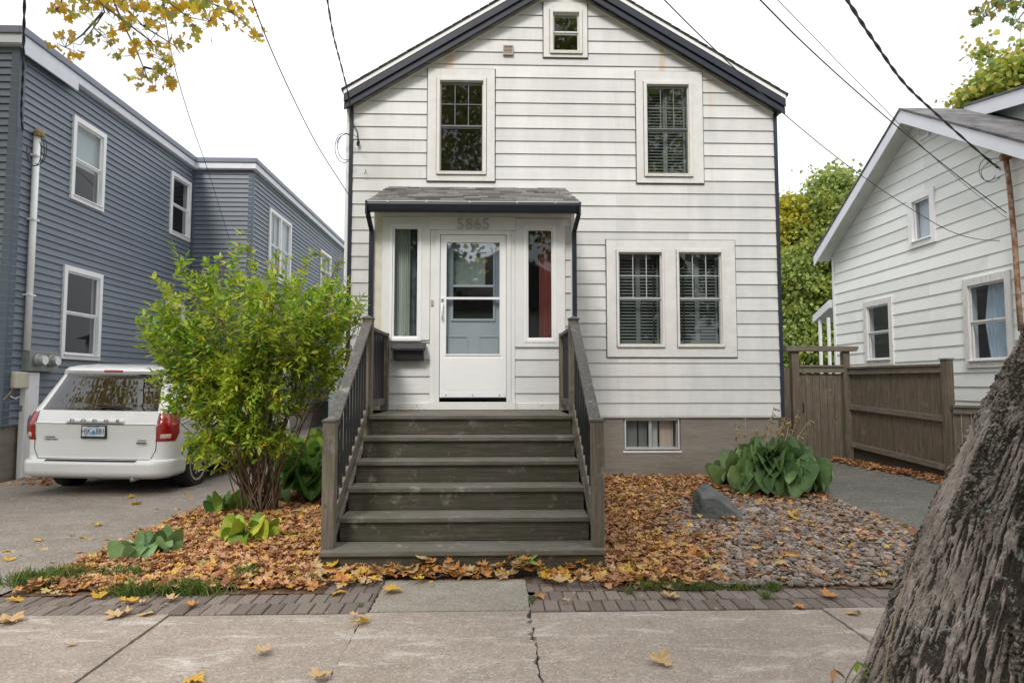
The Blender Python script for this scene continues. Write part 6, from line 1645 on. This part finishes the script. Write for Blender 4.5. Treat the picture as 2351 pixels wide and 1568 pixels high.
ii = np.arange(nt); jj = np.arange(nz - 1)[:, None]
Fq = np.stack([jj * nt + ii, jj * nt + (ii + 1) % nt, (jj + 1) * nt + (ii + 1) % nt, (jj + 1) * nt + ii], 2).reshape(-1, 4)
big = thing('street_tree', 'huge rough barked maple trunk leaning at the edge of the sidewalk', 'tree', (float(cxk[1]), cyT, 0))
M = Mat('bark')
at_ = M.ramp(M.n('Attribute', _attribute_name='furrow_shade').outputs[2], [(.24, 0.), (.42, 1.)]); am = M.n('Attribute', _attribute_name='moss').outputs[2]
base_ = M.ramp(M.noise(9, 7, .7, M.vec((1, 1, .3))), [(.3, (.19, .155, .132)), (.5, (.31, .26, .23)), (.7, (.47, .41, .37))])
col = M.mix(M.math('MULTIPLY', at_, .95), base_, (.032, .023, .016))  # crevice shade put into the colour: deeper bark goes darker
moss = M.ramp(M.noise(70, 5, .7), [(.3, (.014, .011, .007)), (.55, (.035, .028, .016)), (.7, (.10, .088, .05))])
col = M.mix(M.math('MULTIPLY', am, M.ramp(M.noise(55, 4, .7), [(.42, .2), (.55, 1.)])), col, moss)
lich = M.math('MULTIPLY', M.ramp(M.noise(26, 6, .75), [(.57, 0.), (.60, 1.)]), M.ramp(M.noise(3.4, 4, .6, M.vec((1, 1, 1), (4, 1, 2))), [(.48, 0.), (.62, 1.)]))
col = M.mix(lich, col, (.36, .40, .36))
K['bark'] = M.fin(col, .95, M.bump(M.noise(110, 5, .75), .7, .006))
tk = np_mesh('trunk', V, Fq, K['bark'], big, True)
for nm, arr in (('furrow_shade', np.clip(.70 * ridge + .25 * r2 + .25 * r0_ - .22, 0, 1)), ('moss', mossf)):
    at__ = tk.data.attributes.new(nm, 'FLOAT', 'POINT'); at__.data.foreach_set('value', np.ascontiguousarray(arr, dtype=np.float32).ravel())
# limbs and crown of the same tree, above and behind the viewpoint
c = MB(); tp = Vector((float(cx[-1][0]), cyT, 3.05)); K['limb'] = K['branch']
c.tube([tp - Vector((0, 0, .1)), tp + Vector((.25, -.6, 2.2)), tp + Vector((.2, -1.4, 4.4)), tp + Vector((0, -2.2, 6.6))], [.45, .36, .26, .1], 14)
lim = []
for i in range(14):
    a = i * 2.4; s = tp + Vector((.2, -.9, 1.6 + i * .3)); e = s + Vector((math.cos(a) * 3.4, -abs(math.sin(a)) * 3.0 - .5, 2.6)); lim.append(e)
    c.tube([s, s.lerp(e, .5) + Vector((0, 0, .4)), e], [.11, .07, .03], 7)
c.build('limbs', K['limb'], big, smooth=True)
N = 15000; rr = np.random.default_rng(77); cc = np.array([tp.x - 1.6, -2.2, 9.6]); kcl = 260
cl = rr.normal(0, 1, (kcl, 3)); cl /= np.linalg.norm(cl, axis=1, keepdims=True); cl = cc + cl * (rr.uniform(.2, 1, kcl) ** .5)[:, None] * np.array([5.4, 3.4, 4.2])
idx = rr.integers(0, kcl, N); p = cl[idx] + rr.normal(0, .45, (N, 3)); p = p[p[:, 1] < 2.0]
V, Fa = scatter(TPL, p, rot_to(rr.normal(0, .8, (len(p), 3)) + np.array([0, 0, -.7]), rr.uniform(0, 6.28, len(p))), .17 * rr.uniform(.7, 1.2, len(p)))
np_mesh('crown', V, Fa, K['tree_mixed'], big)
# seedlings by the trunk foot
sd = [[(1905, 1600), (1912, 1560), (1915, 1532)], [(1930, 1600), (1945, 1555), (1958, 1530), (1970, 1515)], [(1938, 1600), (1960, 1560), (1975, 1540)], [(2000, 1600), (2015, 1550), (2035, 1525), (2052, 1513)]]
for i, ln in enumerate(sd):
    D = 2.72 + .05 * i; pts = [P(u, v, D) for u, v in ln]; gz_ = pts[0].copy(); gz_.z = -.02; gz_.x += .01
    r_ = thing('seedling', ['leftmost thin seedling with one reddish leaf beside the trunk foot', 'thin seedling with two small green leaves at its tip', 'thin seedling with one round green leaf', 'curved seedling stem springing from the trunk base'][i], 'plant', tuple(gz_))
    c = MB(); c.tube([gz_] + pts, [.003] * (len(pts)) + [.0015], 5); c.build('stem', K['twig'], r_)
    N = 2 if i != 2 else 1; pos = np.array([tuple(pts[-1] - Vector((0, 0, .005)))] * N); d = np.array([(.6, -.3, -.5), (-.4, -.3, -.9)])[:N]
    V, Fa = scatter([(OV * np.array([1.6, 1, 1]), OF)], pos, rot_to(d.astype(float), np.array([.6, -.4])[:N]), np.array([.055, .05])[:N])
    np_mesh('leaf', V, Fa, K['fall_brown'] if i == 0 else K['hosta_lime'], r_)
# long straw lying against the trunk, dry stalks in the verge
c = MB(); c.tube([(lambda p: p)(P(u, v, D)) for u, v, D in ((2096, 1290, 2.50), (2060, 1400, 2.42), (2040, 1480, 2.38), (2020, 1640, 2.34))], .0022, 5)
tag(c.build('dry_stalk', K['straw'], None), 'long pale dry grass stalk leaning against the trunk', 'grass stalk')
pp = []; dd_ = []; N = 34
for i in range(N): q = P(random.uniform(1330, 1530), 1660, 2.55); pp.append((q.x, 2.5 + random.uniform(-.1, .12), 0.0)); dd_.append((random.gauss(.02, .14), random.gauss(0, .1), 1))
BT = np.array([(-.006, 0, 0), (.006, 0, 0), (.004, .55, .02), (-.004, .55, .02), (0, 1, .1)])
V, Fa = scatter([(BT, np.array([(0, 1, 2), (0, 2, 3), (3, 2, 4)]))], np.array(pp), rot_to(np.array(dd_), rng.uniform(0, 6, N)), rng.uniform(.12, .42, N))
tag(np_mesh('dry_grass', V, Fa, K['straw']), 'wispy dry grass stalks at the near edge of the sidewalk', 'dry grass', kind='stuff')
# grass verge
n = 9000; q = np.column_stack([rng.uniform(-3, 3.5, n), rng.uniform(1.35, 2.58, n)])
T = np.array([(-.045, 0, 0), (.045, 0, 0), (.03, .6, .06), (-.03, .6, .06), (0, 1.0, .35)])
V, Fa = scatter([(T, np.array([(0, 1, 2), (0, 2, 3), (3, 2, 4)]))], np.column_stack([q, np.zeros(n) - .04]), rot_to(np.column_stack([rng.normal(0, .4, n), rng.normal(0, .4, n), np.ones(n)]), rng.uniform(0, 6.28, n)), rng.uniform(.04, .09, n))
tag(np_mesh('verge_grass', V, Fa, K['grass']), 'short grass of the street verge', 'grass', kind='stuff')

root = thing('maple_tree', 'street maple at the left whose branch hangs into the picture', 'tree', (-8.8, 1.9, 0)); rr = np.random.default_rng(88); c = MB()
c.tube([(-8.8, 1.9, -.1), (-8.7, 1.95, 1), (-8.6, 2.0, 3), (-8.6, 2.4, 6), (-8.8, 2.8, 10)], [.36, .28, .24, .2, .08], 12)
hb_ = P(250, -150, 6.4); c.tube([(-8.6, 2.15, 4.2), (-6.4, 3.8, 6.9), tuple(hb_), tuple(P(240, -60, 6.4))], [.10, .06, .03, .012], 8)
for i in range(12):
    a = i * 2.4; s = Vector((-8.6, 2.4, 5.6 + i * .3)); e = s + Vector((math.cos(a) * 3.6, math.sin(a) * 2.2, 2.8)); c.tube([s, s.lerp(e, .5) + Vector((0, 0, .3)), e], [.09, .06, .025], 7)
c.build('trunk', K['branch'], root, smooth=True)
cl = rr.normal(0, 1, (170, 3)); cl /= np.linalg.norm(cl, axis=1, keepdims=True); cl = np.array([-9.2, 3.0, 10.6]) + cl * (rr.uniform(.2, 1, 170) ** .5)[:, None] * np.array([5.2, 3.2, 4.0])
idx = rr.integers(0, 170, 11000); p = cl[idx] + rr.normal(0, .5, (11000, 3)); p = p[p[:, 2] > 1.6 + .70 * np.maximum(p[:, 1], 0)]
V, Fa = scatter(TPL, p, rot_to(rr.normal(0, .8, (len(p), 3)) + np.array([0, 0, -.7]), rr.uniform(0, 6.28, len(p))), .17 * rr.uniform(.7, 1.2, len(p)))
np_mesh('crown', V, Fa, K['maple'], root)
# ---- across the street: what the windows mirror
for i, (x, y, h) in enumerate(((-11, -15, 12), (-5.5, -14.5, 13), (6.5, -14.5, 12), (14, -14, 11))):
    tree('street_tree', ['tree across the street mirrored in the minivan glass', 'tree across the street mirrored in the upper windows', 'tree across the street mirrored in the right windows', 'tree across the street at the far right'][i], (x, y, 0), h, [((x, y, h * .68), (3.6, 2.6, h * .30), 1), ((x + 1.5, y, h * .5), (2.6, 2, h * .2), .5)], 95, 45, .34, K['dark_tree'], .3, clump_r=1.1, tseed=30 + i)
op = thing('opposite_house', 'white house across the street mirrored in the door glass', 'house', (2, -20, 0))
K['op'] = simple('opposite_wall', (.78, .77, .75), (.7, .69, .67), 3, .9, .1)
c = MB(); c.box(-6, 7, -24, -20, 0, 5.6); c.build('wall', K['op'], op)
c = MB(); c.prism([(-6.4, 5.6), (7.4, 5.6), (.5, 9)], -24.3, -19.7); c.build('roof', K['roof'], op)
for x in (-4.5, -1.2, 2.2, 5):
    for z in (1, 3.6):
        c = MB(); c.box(x - .5, x + .5, -19.99, -19.93, z, z + 1.4); c.build('window', K['vinyl_white'], op)

# ================================================================== WIRES
def wire(label, pts, r, twist=0, nm='overhead_wire', sub=14, sag=0):
    P3 = [P(u, v, D) for u, v, D in pts]; q = []
    for i in range(len(P3) - 1):
        p0, p1, p2, p3 = P3[max(0, i - 1)], P3[i], P3[i + 1], P3[min(len(P3) - 1, i + 2)]
        for k in range(sub):
            t = k / sub; q.append(.5 * ((2 * p1) + (p2 - p0) * t + (2 * p0 - 5 * p1 + 4 * p2 - p3) * t * t + (3 * p1 - p0 - 3 * p2 + p3) * t ** 3))
    q.append(P3[-1]); c = MB()
    if not twist: c.tube(q, r, 5)
    else:
        L = 0; S = [0]
        for a, b in zip(q[:-1], q[1:]): L += (b - a).length; S.append(L)
        m_ = int(L / .035) ; dense = []
        for k in range(m_ + 1):
            s = L * k / m_; i = min(len(S) - 2, int(np.searchsorted(S, s, 'right') - 1)); t = (s - S[i]) / max(1e-6, S[i + 1] - S[i]); dense.append((q[i].lerp(q[i + 1], t), s))
        for w in range(twist):
            pp_ = []
            for p, s in dense:
                a = s * 2 * math.pi / .8 + w * 2 * math.pi / twist; pp_.append(p + Vector((math.cos(a), .3 * math.sin(a), math.sin(a))) * r * 1.1)
            c.tube(pp_, r, 5, False)
    return tag(c.build(nm, K['cable'], None, smooth=True, normals=False), label, 'wire')
wire('twisted service wire dropping to the conduit on the blue house', [(57, -30, 6.5), (55, 60, 7.2), (53, 160, 8.2), (49, 255, 9.3), (52, 300, 9.9)], .009, 2)
wire('thin wire running down past the maple branch to the inner corner of the blue house', [(370, -30, 6.0), (395, 130, 8.5), (435, 270, 11), (480, 400, 13.5), (530, 560, 15.2)], .0055)
wire('thin wire sloping down to the left corner of the white house', [(570, -20, 5.0), (625, 120, 6.2), (685, 250, 7.4), (735, 345, 8.4), (800, 446, 9.35)], .006)
wire('twisted service wire reaching the left eave of the white house', [(750, -10, 6.3), (765, 80, 7.2), (783, 150, 8.2), (799, 215, 9.0), (806, 262, 9.3)], .0065, 2)
wire('thin wire passing over the right roof edge to the pale house', [(1520, -5, 4.6), (1600, 75, 5.2), (1700, 170, 6.2), (1800, 262, 7.6), (1900, 345, 8.6), (1990, 412, 9.2), (2095, 482, 9.5), (2180, 530, 9.5), (2250, 550, 9.35), (2335, 553, 9.1)], .0055)
wire('wire sloping across the pale gable, thicker of the close pair', [(1740, -5, 5.0), (1845, 100, 5.9), (1960, 205, 7.0), (2080, 308, 8.1), (2200, 405, 8.8), (2325, 500, 9.1)], .007)
wire('thinner wire just above its neighbour across the pale gable', [(1780, -5, 5.0), (1900, 118, 5.9), (2010, 230, 7.0), (2110, 330, 8.1), (2210, 420, 8.8), (2325, 512, 9.1)], .0035)
wire('thick twisted service wire ending beside the rusty mast', [(1940, -8, 5.0), (2000, 85, 6.0), (2075, 190, 7.2), (2150, 262, 8.2), (2220, 325, 8.8), (2293, 388, 9.2)], .010, 2)
def coil(label, D, loops, r=.005):
    c = MB()
    for (u, v, ru, rv, a0, a1) in loops:
        c.tube([P(u + ru * math.cos(R(a)), v + rv * math.sin(R(a)), D + .02 * math.sin(R(a * 2))) for a in range(a0, a1 + 1, 12)], r, 5, False)
    tag(c.build('wire_loop', K['cable'], None, smooth=True, normals=False), label, 'wire')
coil('drooping wire loops hanging left of the white house wall', 9.25, [(790, 340, 21, 34, 60, 300), (795, 338, 20, 30, 50, 310), (800, 330, 26, 22, 180, 360)], .0055)
coil('black wire loops hanging at the top of the white conduit', 9.9, [(82, 345, 20, 36, -60, 200), (78, 348, 17, 34, -40, 210), (88, 342, 19, 36, -80, 120)], .006)
coil('loose wire loops beside the rusty mast head', 9.15, [(2275, 397, 22, 22, 0, 360), (2268, 390, 20, 26, 30, 300), (2290, 378, 24, 14, 180, 350)], .005)
c = MB()
for (u, v) in ((2338, 520), (2340, 555), (2345, 570), (2347, 540)): c.tube([P(u + 8 * math.cos(a), v + 10 * math.sin(a), 9.05) for a in np.linspace(0, 6, 12)], .006, 5, False)
c.tube([P(2342, 560, 9.05), P(2346, 640, 9.0), P(2349, 720, 8.9)], .008, 5)
tag(c.build('wire_loop', K['cable'], None, normals=False), 'black cable tangle at mid height of the rusty mast', 'wire')
c = MB(); c.tube([P(806, 262, 9.3), P(812, 290, 9.36), P(820, 300, 9.36), P(822, 330, 9.36)], .008, 5); c.lathe([(.02, 0), (.025, .05), (.01, .08)], P(822, 335, 9.35), 8)
tag(c.build('wire_bracket', K['black_metal'], None), 'dark cable bracket on the upper left wall of the white house', 'bracket')

# ================================================================== LIGHT
SUN_EL, SUN_AZ = R(48), R(200)
w = bpy.data.worlds.new('World'); sc.world = w; w.use_nodes = True; t = w.node_tree
bg = t.nodes['Background']; sky = t.nodes.new('ShaderNodeTexSky'); sky.sky_type = 'NISHITA'; sky.sun_disc = False; sky.sun_elevation = SUN_EL; sky.sun_rotation = SUN_AZ
t.links.new(sky.outputs[0], bg.inputs[0]); bg.inputs[1].default_value = .06
b2 = t.nodes.new('ShaderNodeBackground'); tcn = t.nodes.new('ShaderNodeTexCoord'); nz_ = t.nodes.new('ShaderNodeTexNoise'); nz_.inputs['Scale'].default_value = 2.2; nz_.inputs['Detail'].default_value = 5
t.links.new(tcn.outputs['Generated'], nz_.inputs['Vector']); rp_ = t.nodes.new('ShaderNodeValToRGB'); rp_.color_ramp.elements[0].color = (.67, .685, .72, 1); rp_.color_ramp.elements[1].color = (.96, .96, .96, 1); rp_.color_ramp.elements[0].position = .35; rp_.color_ramp.elements[1].position = .62
t.links.new(nz_.outputs[0], rp_.inputs[0]); sx_ = t.nodes.new('ShaderNodeSeparateXYZ'); t.links.new(tcn.outputs['Generated'], sx_.inputs[0])
gr = t.nodes.new('ShaderNodeMapRange'); gr.inputs[1].default_value = 0; gr.inputs[2].default_value = 1; gr.inputs[3].default_value = .52; gr.inputs[4].default_value = 1.3; t.links.new(sx_.outputs[2], gr.inputs[0])
vm_ = t.nodes.new('ShaderNodeVectorMath'); vm_.operation = 'SCALE'; t.links.new(rp_.outputs[0], vm_.inputs[0]); t.links.new(gr.outputs[0], vm_.inputs['Scale']); t.links.new(vm_.outputs[0], b2.inputs[0]); b2.inputs[1].default_value = 1.0
mx = t.nodes.new('ShaderNodeMixShader'); mx.inputs[0].default_value = .9
t.links.new(bg.outputs[0], mx.inputs[1]); t.links.new(b2.outputs[0], mx.inputs[2]); t.links.new(mx.outputs[0], t.nodes['World Output'].inputs['Surface'])
sl = bpy.data.lights.new('sun', 'SUN'); sl.energy = 1.4; sl.angle = R(14); sl.color = (1, .96, .9)
so = bpy.data.objects.new('sun', sl); COL.objects.link(so)
sd_ = Vector((math.sin(SUN_AZ) * math.cos(SUN_EL), math.cos(SUN_AZ) * math.cos(SUN_EL), math.sin(SUN_EL)))
so.rotation_euler = sd_.to_track_quat('Z', 'Y').to_euler(); so.location = (0, 0, 30)
sc.view_settings.view_transform = 'Standard'; sc.view_settings.look = 'None'; sc.view_settings.exposure = .92; sc.view_settings.gamma = 1
sc.cycles.max_bounces = 8; sc.cycles.transparent_max_bounces = 16; sc.cycles.use_denoising = True
